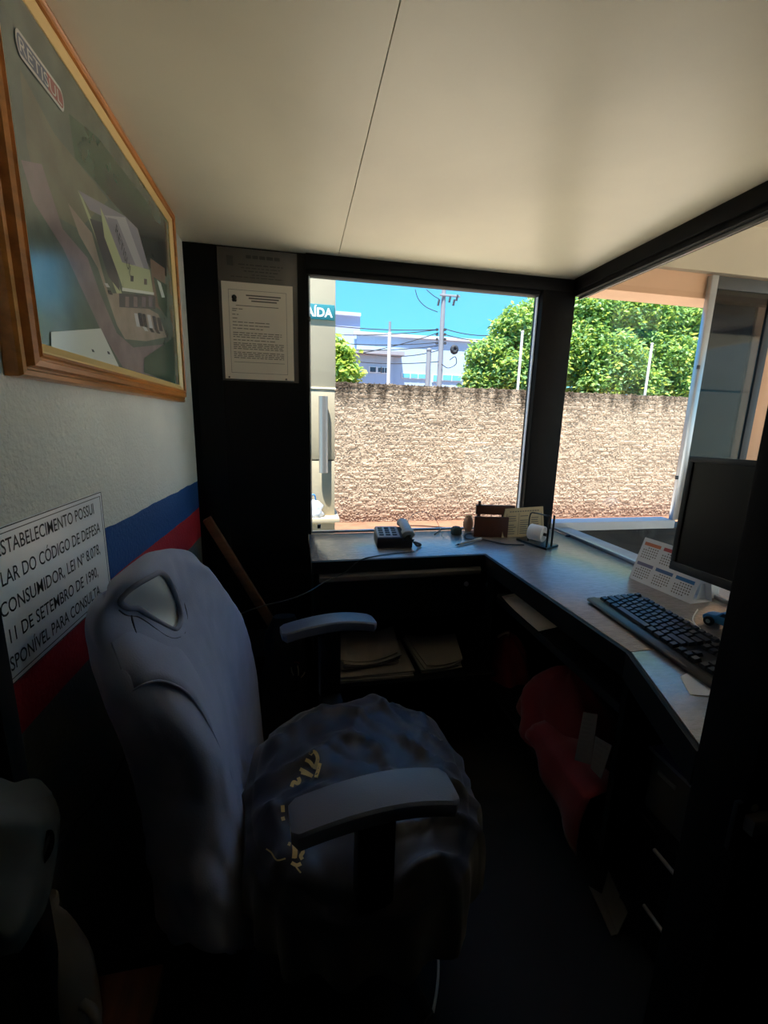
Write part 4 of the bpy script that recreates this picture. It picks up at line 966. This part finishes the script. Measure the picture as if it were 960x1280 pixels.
# neck opening of the shirt (measured outline), tested in the image of the sheet's own front
def PR(p):
    r = p-EYE; return (480+FPX*r.dot(RT)/r.dot(_fwd), 640+FPX*r.dot(DN)/r.dot(_fwd))
NECK = [(150, 752), (157, 741), (172, 730), (188, 721), (200, 716), (209, 722), (216, 736), (222, 752), (226, 770), (224, 782), (218, 787), (208, 783), (196, 776), (184, 768), (173, 761), (160, 760)]
def inside(pt_, poly):
    c = False; n = len(poly)
    for a in range(n):
        (x0, y0), (x1, y1) = poly[a], poly[a-1]
        if (y0 > pt_[1]) != (y1 > pt_[1]) and pt_[0] < (x1-x0)*(pt_[1]-y0)/(y1-y0)+x0: c = not c
    return c
fr_loop = int(4.6*14)
full_v = [p for r in skin for p in r]
full_f = [(r*NL+i, r*NL+(i+1) % NL, (r+1)*NL+(i+1) % NL, (r+1)*NL+i) for r in range(NR-1) for i in range(NL)]
bvh = BVHTree.FromPolygons(full_v, full_f)
def onto(px, py, off=.002):
    d = (W(px, py, 'Y', 2.0)-EYE).normalized(); h = bvh.ray_cast(EYE, d)
    return (h[0]-d*off) if h[0] else None
def keep(f):
    c = sum((full_v[i] for i in f), Vector())/4; i = f[0] % NL
    return not ((i <= fr_loop or i >= 7*14+6) and inside(PR(c), NECK))
ts = thing('draped_tshirt', 'faded dark blue T-shirt pulled over the chair backrest, its round neck showing the backrest', 'shirt', (-.22, .8, .4))
mb = MB(); mb.add(full_v, [f for f in full_f if keep(f)])
body = mb.build('shirt_body', 'tshirt', ts, smooth=True, recalc=True)
sol = body.modifiers.new('cloth', 'SOLIDIFY'); sol.thickness = .0025; sol.offset = 1
def surf_line(pts, r, name, m, n=6, flat=1., closed=False, off=.0032):
    P = [onto(x, y, off) for x, y in pts]; P = [p for p in P if p is not None]
    if len(P) < 3: return None
    P = catmull(P, n, closed)
    if closed: P.append(P[0].copy()); 
    return MB().tube(P, r, 8, flat=flat, cap=not closed).build(name, m, ts, smooth=True)
surf_line(NECK, .0050, 'collar_rib', 'tshirt_rib', closed=True)
surf_line([(148, 762), (158, 769), (172, 771), (184, 778), (196, 787), (208, 795), (220, 798), (231, 791), (234, 772), (230, 754), (224, 738), (215, 724)], .0013, 'collar_seam', 'stitch')
surf_line([(164, 769), (168, 785), (173, 802), (178, 820)], .0016, 'shoulder_seam', 'stitch')
# backrest under the shirt: the same form, a centimetre smaller
br = []
for r in range(0, NR-6):
    row = []
    for i in range(NL):
        p = sheet[r][i]; d = p-cent[r]
        row.append(cent[r]+d*.955+Vector((0, 0, -.007 if r < 14 else -.006)))
    br.append(row)
g = MB().grid(br, loop=True); g.add(br[0], [tuple(range(NL))]); g.add(br[-1], [tuple(range(NL))[::-1]])
g.build('backrest', 'chair_vinyl', ch, smooth=True)
# near sleeve, hanging open beside the backrest
sl_top = [(118, 800), (150, 806), (180, 822), (212, 846), (240, 876)]
hem = [(160, 868), (178, 856), (200, 851), (222, 858), (240, 872), (258, 900), (272, 930), (284, 960), (292, 990)]
H0 = [onto(x, y, -.004+.020*math.sin(math.pi*min(1, k/7+.02))**.7) for k, (x, y) in enumerate(hem)]; H0 = [p for p in H0 if p]
top_px = [(134, 792), (152, 782), (174, 780), (200, 786), (222, 800), (244, 832), (262, 870), (274, 910), (285, 955)]
T1 = [onto(x, y, -.005) for x, y in top_px]; T1 = [p for p in T1 if p]
n_ = min(len(H0), len(T1)); H0 = catmull(H0[:n_], 6); T1 = catmull(T1[:n_], 6)
fl = []
for k in range(7):
    t = k/6; fl.append([a*(1-t)+b*t+Vector((.003, -.003, .001))*math.sin(t*math.pi) for a, b in zip(T1, H0)])
g = MB().grid(fl); o = g.build('sleeve', 'tshirt', ts, smooth=True, recalc=False)
m_ = o.modifiers.new('cloth', 'SOLIDIFY'); m_.thickness = .002; m_.offset = 0
MB().tube([v+Vector((0, 0, 0)) for v in fl[-1]], .0022, 6).build('sleeve_hem', 'tshirt', ts, smooth=True)

# armrests
def armrest(c0, c1, w, zt):
    """c0/c1: centre of the rear and front ends of the pad top"""
    d = (c1-c0); L = d.length; u = d.normalized(); v = Vector((-u.y, u.x, 0)); rws = []
    for k in range(25):
        t = k/24; z = zt-.016*(2*t-1)**2*(1 if t < .5 else 1.6); hw = w/2*(1-.10*(1-t)); e = 1
        if t < .04 or t > .96: e = .90
        if k in (0, 24): e = .72
        th = .030 if 0 < k < 24 else .020
        c = c0+u*(L*t); sec = []
        for a_, b_ in ((-1, -.5), (-.97, -.14), (-.86, 0), (-.4, .06), (0, .08), (.4, .06), (.86, 0), (.97, -.14), (1, -.5), (.92, -1), (0, -1), (-.92, -1)):
            sec.append(Vector((c.x, c.y, z))+v*(hw*e*a_)+Vector((0, 0, th*b_)))
        rws.append(sec)
    g = MB().grid(rws, loop=True); g.add(rws[0], [tuple(range(12))[::-1]]); g.add(rws[-1], [tuple(range(12))])
    ar = g.build('armrest', 'chair_plastic', ch, smooth='auto')
    m = c0+u*(L*.50)
    mb = MB()
    for (z0, z1, hx, hy) in ((.44, zt-.030, .038, .016),):
        mb.prism([Vector((m.x, m.y, z0))+u*hx*.9+v*hy, Vector((m.x, m.y, z0))-u*hx*.9+v*hy, Vector((m.x, m.y, z0))-u*hx*.9-v*hy, Vector((m.x, m.y, z0))+u*hx*.9-v*hy], (0, 0, z1-z0))
    mb.build('armrest_post', 'chair_black', ch, bevel=.006)
    mb = MB(); mb.prism([m+Vector((0, 0, zt-.0315))-m.z*Vector((0, 0, 1))+u*.075+v*.026, m+Vector((0, 0, zt-.0315))-m.z*Vector((0, 0, 1))-u*.075+v*.026, m+Vector((0, 0, zt-.0315))-m.z*Vector((0, 0, 1))-u*.075-v*.026, m+Vector((0, 0, zt-.0315))-m.z*Vector((0, 0, 1))+u*.075-v*.026], (0, 0, -.014))
    mb.build('armrest_bracket', 'chair_black', ch, bevel=.004)
    return m, v
zA = .70
a0 = (W(358, 988, 'Z', zA)+W(366, 1040, 'Z', zA))/2; a1 = (W(553, 950, 'Z', zA-.01)+W(580, 994, 'Z', zA-.01))/2
m0, v0 = armrest(a0, a1, .085, zA)
b0 = (W(350, 772, 'Z', zA)+W(352, 792, 'Z', zA))/2; b1 = (W(464, 759, 'Z', zA)+W(471, 770, 'Z', zA))/2
m1, v1 = armrest(b0, b1, .080, zA)
# seat, mechanism, base
sc_ = Vector((.135, .865, 0))
def dome(cx, cy, rx, ry, prof, n=56, ex=2.6):
    rws = []
    for k, z in prof:
        row = []
        for j in range(n):
            t = 2*math.pi*j/n; c, s_ = math.cos(t), math.sin(t)
            row.append(Vector((cx+rx*k*math.copysign(abs(c)**(2/ex), c), cy+ry*k*math.copysign(abs(s_)**(2/ex), s_), z)))
        rws.append(row)
    return rws
rws = dome(.125, .865, .235, .262, [(.80, .405), (.95, .412), (1, .43), (1, .445), (.95, .468), (.8, .478), (.4, .480), (.01, .480)])
g = MB().grid(rws, loop=True); g.add(rws[0], [tuple(range(56))[::-1]]); g.build('seat', 'chair_black', ch, smooth=True)
bx(.03, .22, .78, .96, .355, .404).build('seat_mechanism', 'chair_black', ch, bevel=.008)
for m, s_ in ((m0, 1), (m1, -1)):
    MB().prism([Vector((m.x-.034, m.y+s_*.012, .424)), Vector((m.x+.034, m.y+s_*.012, .424)), Vector((.17, .87, .372)), Vector((.08, .87, .372))], (0, 0, .018)).build('armrest_bar', 'chair_black', ch)
MB().tube(spl([(.06, .87, .380), (-.08, .87, .384), (-.165, .86, .42), (-.200, .845, .52), (-.215, .845, .62)], 6), [.030]*25, 10, flat=.4).build('back_bar', 'chair_black', ch, smooth=True)
MB().tube([(.125, .87, .10), (.125, .87, .36)], [.028, .022], 16).build('gas_column', 'chair_black', ch, smooth='auto')
MB().lathe((.125, .87, .060), [(.045, 0), (.050, .02), (.045, .06), (.030, .07)], 20).build('base_hub', 'chair_black', ch, smooth='auto')
for k in range(5):
    t = 2*math.pi*k/5+.17; d = Vector((math.cos(t), math.sin(t), 0)); c = Vector((.125, .87, 0)); e_ = c+d*.27
    lg = MB().tube([c+d*.04+Vector((0, 0, .10)), c+d*.15+Vector((0, 0, .088)), e_+Vector((0, 0, .070))], [.026, .022, .016], 10, flat=.7).build('base_leg', 'chair_black', ch, smooth='auto')
    w_ = Vector((-d.y, d.x, 0))
    MB().tube([e_+w_*.004+Vector((0, 0, .0275)), e_+w_*.022+Vector((0, 0, .0275))], .0275, 16).tube([e_-w_*.022+Vector((0, 0, .0275)), e_-w_*.004+Vector((0, 0, .0275))], .0275, 16).tube([e_+Vector((0, 0, .0275)), e_+Vector((0, 0, .066))], .008, 8).build('caster', 'rubber', lg, smooth='auto')

# ---- dark jersey laid over the seat
sg_ = thing('seat_jersey', 'crumpled navy sports jersey with yellowish print spread over the chair seat', 'shirt', (.13, .87, .49))
prof = [(.02, .515), (.2, .514), (.4, .512), (.6, .508), (.78, .502), (.9, .494), (.97, .484), (1.02, .468), (1.045, .448), (1.055, .425), (1.06, .40), (1.06, .37), (1.055, .34), (1.05, .315)]
pf = catmull([Vector((k, 0, z)) for k, z in prof], 4)
rws = dome(.130, .862, .240, .272, [(v.x, v.z) for v in pf], 120, 2.4)
for r, row in enumerate(rws):
    t = r/(len(rws)-1)
    for j, p in enumerate(row):
        an = 2*math.pi*j/120; near = max(0, math.sin(an+2.6))
        q = Vector((p.x*7, p.y*7, 1.7)); dr = Vector((math.cos(an), math.sin(an), 0))
        h = noise.noise(q)*.012+abs(noise.noise(q*2.1+Vector((5, 0, 0))))*.016-.004
        u_ = p.x*3+p.y*9+noise.noise(q*.6)*2.2
        h += max(0, math.sin(u_*5))**3*.014+max(0, math.sin(p.x*31-p.y*22+noise.noise(q*1.2)*5))**4*.009
        if t < .55: row[j] = p+Vector((0, 0, max(-.006, h)*(1 if r > 1 else .3)))
        else: row[j] = p+dr*(h*.7+.010*math.sin(an*17+noise.noise(q)*3)*(t-.5)*2+.012)+Vector((0, 0, .03*(t-.55)*math.sin(an*3+1)))
g = MB().grid(rws, loop=True); g.add(rws[0], [tuple(range(120))])
jb = g.build('jersey', 'navy_jersey', sg_, smooth=True)
jv = [p for r in rws for p in r]; jf = [(r*120+i, r*120+(i+1) % 120, (r+1)*120+(i+1) % 120, (r+1)*120+i) for r in range(len(rws)-1) for i in range(120)]
jb_t = BVHTree.FromPolygons(jv, jf)
def onj(px, py, off=.0022):
    d = (W(px, py, 'Y', 2.0)-EYE).normalized(); h = jb_t.ray_cast(EYE, d); return (h[0]-d*off) if h[0] else None
k_ = 180/853
STROKES = [[(415, 300), (430, 282), (450, 292), (460, 330), (440, 385)], [(388, 330), (412, 342), (435, 372)], [(355, 385), (385, 400), (430, 428)], [(362, 405), (392, 412), (425, 425)], [(450, 435), (462, 395), (474, 350)],
           [(305, 490), (318, 462), (340, 470), (352, 455), (345, 435)], [(252, 600), (255, 640)], [(252, 668), (258, 690)], [(285, 825), (300, 832)], [(318, 820), (322, 870), (318, 915)], [(326, 822), (330, 870), (326, 912)],
           [(368, 835), (360, 855), (374, 875), (360, 900), (370, 920)], [(305, 940), (335, 955), (362, 945)], [(320, 945), (340, 975), (360, 1000)], [(155, 858), (185, 880), (205, 912), (225, 926), (270, 915)]]
for i, st_ in enumerate(STROKES):
    Q = [Vector((300+u*k_, 880+v*k_, 0)) for u, v in st_]; Q = catmull(Q, 4) if len(Q) > 2 else [Q[0], (Q[0]+Q[1])/2, Q[1]]
    rib = []; hw = 2.3 if i < 13 else 1.0
    for a in range(len(Q)):
        tg = (Q[min(a+1, len(Q)-1)]-Q[max(a-1, 0)]).normalized(); nn = Vector((-tg.y, tg.x, 0))*hw
        l_, r_ = onj(Q[a].x+nn.x, Q[a].y+nn.y), onj(Q[a].x-nn.x, Q[a].y-nn.y)
        if l_ and r_: rib.append([l_, r_])
    if len(rib) > 1: MB().grid(rib).build('print_stroke', 'jersey_print', sg_, recalc=False)

# ---- wooden plank leaning in the far left corner
pk_ = thing('wooden_plank', 'narrow brown wooden plank leaning in the corner below the black panel', 'plank', (-.1, 1.82, 0))
A_, B_ = W(259, 647, 'Y', 1.90), W(354, 800, 'Y', 1.76)
d = (B_-A_).normalized()
bxx = thing('carton', 'dark carton in the far left corner carrying the foot of the wooden plank', 'box', (B_.x-.02, 1.78, 0))
bx(B_.x-.20, B_.x+.075, 1.67, 1.915, 0, B_.z-.022).build('carton_body', 'black_laminate', bxx, bevel=.004)
for y in (1.672, 1.795): bx(B_.x-.198, B_.x+.073, y, y+.119, B_.z-.0215, B_.z-.018).build('flap', 'facade_dark', bxx)
sd = d.cross(Vector((0, 1, 0))).normalized()
MB().prism([A_-sd*.018, A_+sd*.018, B_+sd*.018, B_-sd*.018], Vector((0, -.022, -.004))).build('board', 'plank_wood', pk_, bevel=.002)
# ---- dark cloth bag with faint figure behind the rear armrest
cbg = thing('cloth_bag', 'dark cloth bag with a faint reddish picture, below the far armrest', 'bag', (-.02, 1.57, 0))
q0_ = W(366, 815, 'Y', 1.57)
rws = []
for i in range(16):
    h = i/15; z = .004+.56*h; w_ = .10*(1-.25*h)*(1-max(0, h-.85)*3); row = []
    for j in range(28):
        t = 2*math.pi*j/28; nn = 1+.18*noise.noise(Vector((math.cos(t)*2, math.sin(t)*2, h*5)))
        row.append(Vector((q0_.x-.03+math.cos(t)*w_*nn, 1.57+math.sin(t)*w_*.55*nn, z)))
    rws.append(row)
g = MB().grid(rws, loop=True); g.add(rws[0], [tuple(range(28))[::-1]]); g.add(rws[-1], [tuple(range(28))]); g.build('bag', 'chair_black', cbg, smooth=True)
bvb = BVHTree.FromPolygons([p for r in rws for p in r], [(r*28+i, r*28+(i+1) % 28, (r+1)*28+(i+1) % 28, (r+1)*28+i) for r in range(15) for i in range(28)])
def onb(px, py):
    d = (W(px, py, 'Y', 2.0)-EYE).normalized(); h = bvb.ray_cast(EYE, d); return (h[0]-d*.002) if h[0] else None
for pts, m, r_ in (([(368, 828), (371, 827), (374, 829)], 'cloth_red', .006), ([(364, 834), (365, 840), (367, 844)], 'card_tan', .004), ([(372, 832), (373, 838), (373, 844)], 'card_tan', .005), ([(381, 840), (379, 844), (376, 847)], 'card_tan', .004)):
    P = [onb(*p_) for p_ in pts]; P = [p_ for p_ in P if p_]
    if len(P) > 1: MB().tube(P, r_, 6, flat=.4).build('figure_print', m, cbg, smooth=True)

# ---- paper piles on the low shelf below the drawer
SZ = .334
def sheaf(name, label, pts, z0, n, seed, m='paper_grey', curl=.0):
    rnd = random.Random(seed); t = thing(name, label, 'papers', (sum((p.x for p in pts))/4, sum((p.y for p in pts))/4, z0), 'papers on the low shelf')
    z = z0+.0004
    for k in range(n):
        th = rnd.uniform(.003, .007); o = Vector((rnd.uniform(-.010, .010), rnd.uniform(-.008, .008), 0)); ro = rnd.uniform(-.05, .05)
        c = sum(pts, Vector())/4; R_ = Matrix.Rotation(ro, 3, 'Z')
        q = [c+R_ @ (p-c)+o for p in pts]; NX = 8; top = []; bot = []
        for i in range(NX+1):
            u = i/NX; cz = curl*(2*u-1)**2*(k+1)/n
            for lst, zz in ((bot, z), (top, z+th)):
                lst.append([Vector((*(q[0]*(1-u)+q[1]*u).xy, zz+cz)), Vector((*(q[3]*(1-u)+q[2]*u).xy, zz+cz))])
        mb = MB(); mb.grid([[b[0], b[1], t_[1], t_[0]] for b, t_ in zip(bot, top)], loop=True); mb.add([bot[0][0], bot[0][1], top[0][1], top[0][0]], [(0, 1, 2, 3)]); mb.add([bot[-1][0], bot[-1][1], top[-1][1], top[-1][0]], [(0, 1, 2, 3)])
        mb.build('sheaf', m, t); z += th+.0006
    return z
def quad(*p): return [W(x, y, 'Z', SZ) for x, y in p]
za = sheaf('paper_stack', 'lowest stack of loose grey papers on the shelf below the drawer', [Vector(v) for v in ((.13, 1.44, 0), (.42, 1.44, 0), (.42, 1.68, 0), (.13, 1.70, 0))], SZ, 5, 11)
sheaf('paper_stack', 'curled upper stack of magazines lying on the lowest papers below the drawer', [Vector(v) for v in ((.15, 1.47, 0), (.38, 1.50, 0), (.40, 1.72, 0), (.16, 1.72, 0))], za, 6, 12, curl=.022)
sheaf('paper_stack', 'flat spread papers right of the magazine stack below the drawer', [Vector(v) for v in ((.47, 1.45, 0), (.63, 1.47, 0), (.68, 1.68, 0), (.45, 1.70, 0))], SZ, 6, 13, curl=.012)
# ---- papers and red bags under the right counter
pp_ = thing('paper_sheets', 'bent papers lying on the shelf just under the right counter', 'papers', (.9, 1.42, .627))
for k in range(3):
    rws = []
    for i in range(7):
        u = i/6; y = 1.47-.03*k-.22*u; zz = .6278+.002*k+.030*max(0, .6-u)**2
        rws.append([Vector((.782-.002*k, y, zz)), Vector((.86, y+.01, zz+.006)), Vector((.98, y+.02*k, zz+.001))])
    o = MB().grid(rws).build('sheet', 'paper', pp_, smooth=True, recalc=False); m_ = o.modifiers.new('thick', 'SOLIDIFY'); m_.thickness = .0008; m_.offset = 1
def cloth_lump(name, label, c, rx, ry, hz, seed, m, droop=0.0):
    t = thing(name, label, 'bag', c, 'red bags under the right counter'); c = Vector(c); rws = []
    for i in range(18):
        h = i/17; k = math.cos(h*math.pi/2)**.55 if i < 17 else .03; row = []
        for j in range(44):
            an = 2*math.pi*j/44; nn = 1+.22*noise.noise(Vector((math.cos(an)*1.6+seed, math.sin(an)*1.6, h*2.5)))+.07*math.sin(an*7+seed+h*5)
            row.append(Vector((c.x+math.cos(an)*rx*k*nn, c.y+math.sin(an)*ry*k*nn, c.z+.001+hz*h*(1+.12*noise.noise(Vector((an, h*3, seed)))))))
        rws.append(row)
    g = MB().grid(rws, loop=True); g.add(rws[0], [tuple(range(44))[::-1]]); g.add(rws[-1], [tuple(range(44))]); g.build('bag_body', m, t, smooth=True)
    return t
t = cloth_lump('red_bag', 'crumpled dark red cloth bag at the far end of the lower shelf', (.90, 1.60, .215), .10, .12, .19, 2.0, 'red_cloth')
MB().tube(spl([(.84, 1.58, .400), (.85, 1.56, .425), (.88, 1.57, .425), (.89, 1.59, .400)], 6), .006, 8).build('handle', 'card_tan', t, smooth=True)
rb = cloth_lump('red_bag', 'largest red cloth bag in the middle of the lower shelf, hanging over its edge', (.93, 1.21, .215), .145, .185, .25, 5.0, 'red_cloth')
fl = []
for i in range(9):
    u = i/8; z = .30-.19*u; row = []
    for j in range(15):
        v = j/14; y = .86+.30*v; lowz = max(z, .30-.19*u*(1-v*.75))
        row.append(Vector((.774-.022*math.sin(u*2.2)-.010*math.sin(v*13)*u, y, lowz+.012*noise.noise(Vector((v*4, u*3, 0))))))
    fl.append(row)
top_in = [Vector((p.x+.10, p.y+.01, p.z+.015)) for p in fl[0]]
o = MB().grid([top_in]+fl).build('hanging_flap', 'red_cloth', rb, smooth=True, recalc=False); m_ = o.modifiers.new('cloth', 'SOLIDIFY'); m_.thickness = .003; m_.offset = 0
def tagcard(label, pts, X0, m, nbar, seed):
    P = [W(x, y, 'X', X0) for x, y in pts]; c = sum(P, Vector())/4
    t = thing('printed_card', label, 'card', c, 'cards by the red bag')
    MB().prism(P, (.0015, 0, 0)).build('card', 'paper_grey', t)
    mb = MB(); rnd = random.Random(seed)
    for k in range(nbar):
        v0 = .10+.8*k/nbar; v1 = v0+.45/nbar; u1 = rnd.uniform(.6, .88)
        f = lambda u, v: (P[0]*(1-u)+P[1]*u)*(1-v)+(P[3]*(1-u)+P[2]*u)*v+Vector((-.0006, 0, 0))
        mb.add([f(.12, v0), f(u1, v0), f(u1, v1), f(.12, v1)], [(0, 1, 2, 3)])
    mb.build('print', 'ink_grey', t, recalc=False)['kind'] = 'stuff'
tagcard('tall white printed card leaning on the red bag', [(729, 890), (747, 893), (738, 956), (718, 950)], .790, 'paper', 9, 21)
tagcard('white card with bold dark lettering right of the taller card', [(744, 920), (765, 932), (751, 974), (738, 960)], .785, 'paper', 5, 22)
# ---- cabinet corner under the near worktop
fbx = thing('file_box', 'dark grey file box under the near corner of the counter', 'box', (.95, .70, 0))
A_ = W(808, 935, 'X', .86); bx(.86, 1.20, .53, .775, .355, .52).build('box', 'box_grey', fbx, bevel=.003)
bx(.862, 1.198, .532, .773, .5205, .532).build('lid', 'box_grey', fbx, bevel=.002)
for y in (.60, .70): bx(.855, .8595, y, y+.05, .47, .482).build('clasp', 'alu_dull', fbx, bevel=.001)
cab = thing('low_cabinet', 'black low cabinet standing under the near corner of the counter', 'cabinet', (1.02, .65, 0))
bx(.85, 1.225, .500, .785, .0, .354).build('body', 'black_laminate', cab, bevel=.002)
for z in (.015, .185):
    d_ = bx(.838, .8495, .505, .780, z, z+.155).build('drawer', 'black_laminate', cab, bevel=.002)
    MB().tube([(.830, .62, z+.12), (.830, .70, z+.12)], .005, 8).build('handle', 'alu_dull', d_, smooth='auto')
fo = thing('blue_folder', 'dark blue plastic folder lying on top of the file box', 'folder', (.95, .66, .532))
bx(.835, 1.10, .55, .765, .5325, .540).build('cover', 'folder_blue', fo, bevel=.001)
bx(.833, .8348, .55, .765, .5325, .5405).build('edge', 'alu', fo)
cbd = thing('paper_scrap', 'bent pale cardboard scrap lying on the floor by the cabinet', 'paper', (.80, .83, 0))
a_, b_, c_, d_ = W(736, 1108, 'Z', .004), W(752, 1118, 'Z', .004), W(772, 1168, 'Z', .004), W(764, 1170, 'Z', .004)
MB().prism([a_, b_, c_, d_], (0, 0, .002)).build('scrap', 'paper_grey', cbd)
MB().prism([b_+Vector((0, 0, .0022)), c_+Vector((0, 0, .0022)), c_+Vector((.03, .01, .05)), b_+Vector((.03, .02, .05))], (.002, 0, 0)).build('bent_flap', 'paper_grey', cbd)
# ---- white cable on the floor
tag(MB().tube(spl([W(541, 1152, 'Z', .004), W(546, 1180, 'Z', .004), W(548, 1210, 'Z', .004), W(545, 1245, 'Z', .004), W(536, 1285, 'Z', .004), W(520, 1330, 'Z', .004)], 8), .0035, 8).build('white_cable', 'cable_white', smooth=True), 'thin white cable lying on the dark floor before the chair', 'cable')
# ---- lock on the black jamb at the right
lk = thing('door_latch', 'worn metal latch plate on the black door jamb at lower right', 'latch', (.62, .388, .69))
c = W(938, 1028, 'Y', .388)
bx(c.x-.022, c.x+.03, .392, .3995, c.z-.05, c.z+.03).build('plate', 'clip_metal', lk, bevel=.002)
bx(c.x-.010, c.x+.03, .376, .3915, c.z-.012, c.z+.014).build('bolt', 'rail_grey', lk, bevel=.003)
MB().lathe((c.x+.004, .3915, c.z+.022), [(.006, 0), (.006, -.003), (.003, -.004)], 10, axis='Y').build('screw', 'alu_dull', lk)
# ---- items at the near left: stool, sack, jug
stl = thing('low_stool', 'dark low wooden stool at the lower left by the wall', 'stool', (-.33, .60, 0))
bx(-.415, -.255, .42, .66, .30, .325).build('seat', 'wood_dark_side', stl, bevel=.004)
for x in (-.405, -.285):
    for y in (.43, .63): bx(x, x+.022, y, y+.022, 0, .2995).build('leg', 'wood_dark_side', stl, bevel=.002)
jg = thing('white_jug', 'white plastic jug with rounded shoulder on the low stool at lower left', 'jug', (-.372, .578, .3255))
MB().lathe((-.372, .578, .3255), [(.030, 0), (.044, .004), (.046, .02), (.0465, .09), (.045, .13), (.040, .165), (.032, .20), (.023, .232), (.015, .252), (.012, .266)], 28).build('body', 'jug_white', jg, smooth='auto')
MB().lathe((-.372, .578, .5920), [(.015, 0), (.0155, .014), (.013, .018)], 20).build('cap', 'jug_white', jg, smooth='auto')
MB().tube(spl([(-.334, .556, .43), (-.314, .545, .425), (-.315, .547, .365), (-.338, .558, .36)], 6), .007, 8).build('handle', 'jug_white', jg, smooth=True)
sk = thing('plastic_sack', 'pale crumpled plastic sack with a black oval badge hanging at the left edge', 'bag', (-.36, .53, .55))
SK = [[(-40, 985), (-5, 1000), (25, 1004), (48, 998), (66, 992)], [(-40, 1020), (0, 1030), (35, 1030), (60, 1026), (74, 1022)], [(-40, 1070), (-2, 1078), (32, 1080), (56, 1076), (70, 1070)],
      [(-40, 1120), (-4, 1130), (26, 1132), (50, 1128), (62, 1122)], [(-40, 1160), (-8, 1170), (14, 1172), (32, 1168), (42, 1162)], [(-40, 1188), (-10, 1194), (6, 1195), (18, 1192), (25, 1188)]]
XS = [-.335, -.318, -.312, -.318, -.338]
rws = []
for r_, row in enumerate(SK):
    k = 1 if 0 < r_ < 5 else .4
    P = [W(x, y, 'X', -.338+(xx+.338)*k) for (x, y), xx in zip(row, XS)]
    B2 = [Vector((-.338-.030*k*s_, p.y+.03, p.z+.004)) for p, s_ in zip(P[::-1][1:-1], (.8, 1, .8))]
    rws.append(catmull(P+B2, 6, True))
cs = [catmull([r_[i] for r_ in rws], 6) for i in range(len(rws[0]))]
sh = [[cs[i][r_]+Vector((1, -.3, 0))*(.005*noise.noise(cs[i][r_]*26)) for i in range(len(cs))] for r_ in range(len(cs[0]))]
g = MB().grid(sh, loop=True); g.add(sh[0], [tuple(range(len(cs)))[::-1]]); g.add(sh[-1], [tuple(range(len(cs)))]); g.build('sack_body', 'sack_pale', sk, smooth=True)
skt = BVHTree.FromPolygons([p for r in sh for p in r], [(r*len(cs)+i, r*len(cs)+(i+1) % len(cs), (r+1)*len(cs)+(i+1) % len(cs), (r+1)*len(cs)+i) for r in range(len(sh)-1) for i in range(len(cs))])
d = (W(57, 1059, 'Y', 2.0)-EYE).normalized(); hit = skt.ray_cast(EYE, d); ov = (hit[0] if hit[0] else W(57, 1059, 'Y', .56))-d*.004; dist = (ov-EYE).dot(_fwd)
u_ = RT*(7*dist/FPX)-DN*(22*dist/FPX); w_ = RT*(9*dist/FPX)+DN*(3*dist/FPX)
for sc2, x_, m_, nm in ((1.0, .0, 'rubber', 'badge'), (.55, .0032, 'alu_dull', 'badge_emblem')):
    MB().prism([ov-d*x_+u_*math.cos(2*math.pi*i/20)*sc2*(1 if nm == 'badge' else 1.2)+w_*math.sin(2*math.pi*i/20)*sc2*(1 if nm == 'badge' else .4) for i in range(20)], -d*.003).build(nm, m_, sk)
tag(MB().tube(spl([W(68, 1056, 'X', -.330), W(90, 1034, 'X', -.40), W(112, 1010, 'X', -.416), W(135, 985, 'X', -.416), W(152, 955, 'X', -.416), W(158, 935, 'X', -.416)], 8), .0025, 6).build('wall_cable', 'cable_black', smooth=True), 'thin black cable running down the grey lower wall beside the sack', 'cable')
rg = thing('rag_bundle', 'reddish and tan rag bundle at the very lower left edge', 'cloth', (-.385, .52, .3255))
rws = []
for i in range(10):
    h = i/9; k = math.cos(h*1.45)**.6; rws.append([Vector((-.378+math.cos(t)*.026*k*(1+.25*math.sin(3*t+h*4)), .470+math.sin(t)*.042*k*(1+.2*math.sin(4*t)), .326+.17*h)) for t in [2*math.pi*j/24 for j in range(24)]])
g = MB().grid(rws, loop=True); g.add(rws[0], [tuple(range(24))[::-1]]); g.add(rws[-1], [tuple(range(24))]); g.build('rag', 'cloth_tan', rg, smooth=True)
MB().tube(spl([(-.36, .44, .40), (-.35, .46, .44), (-.352, .49, .45), (-.362, .51, .40)], 6), .010, 8, flat=.5).build('red_strip', 'cloth_red', rg, smooth=True)
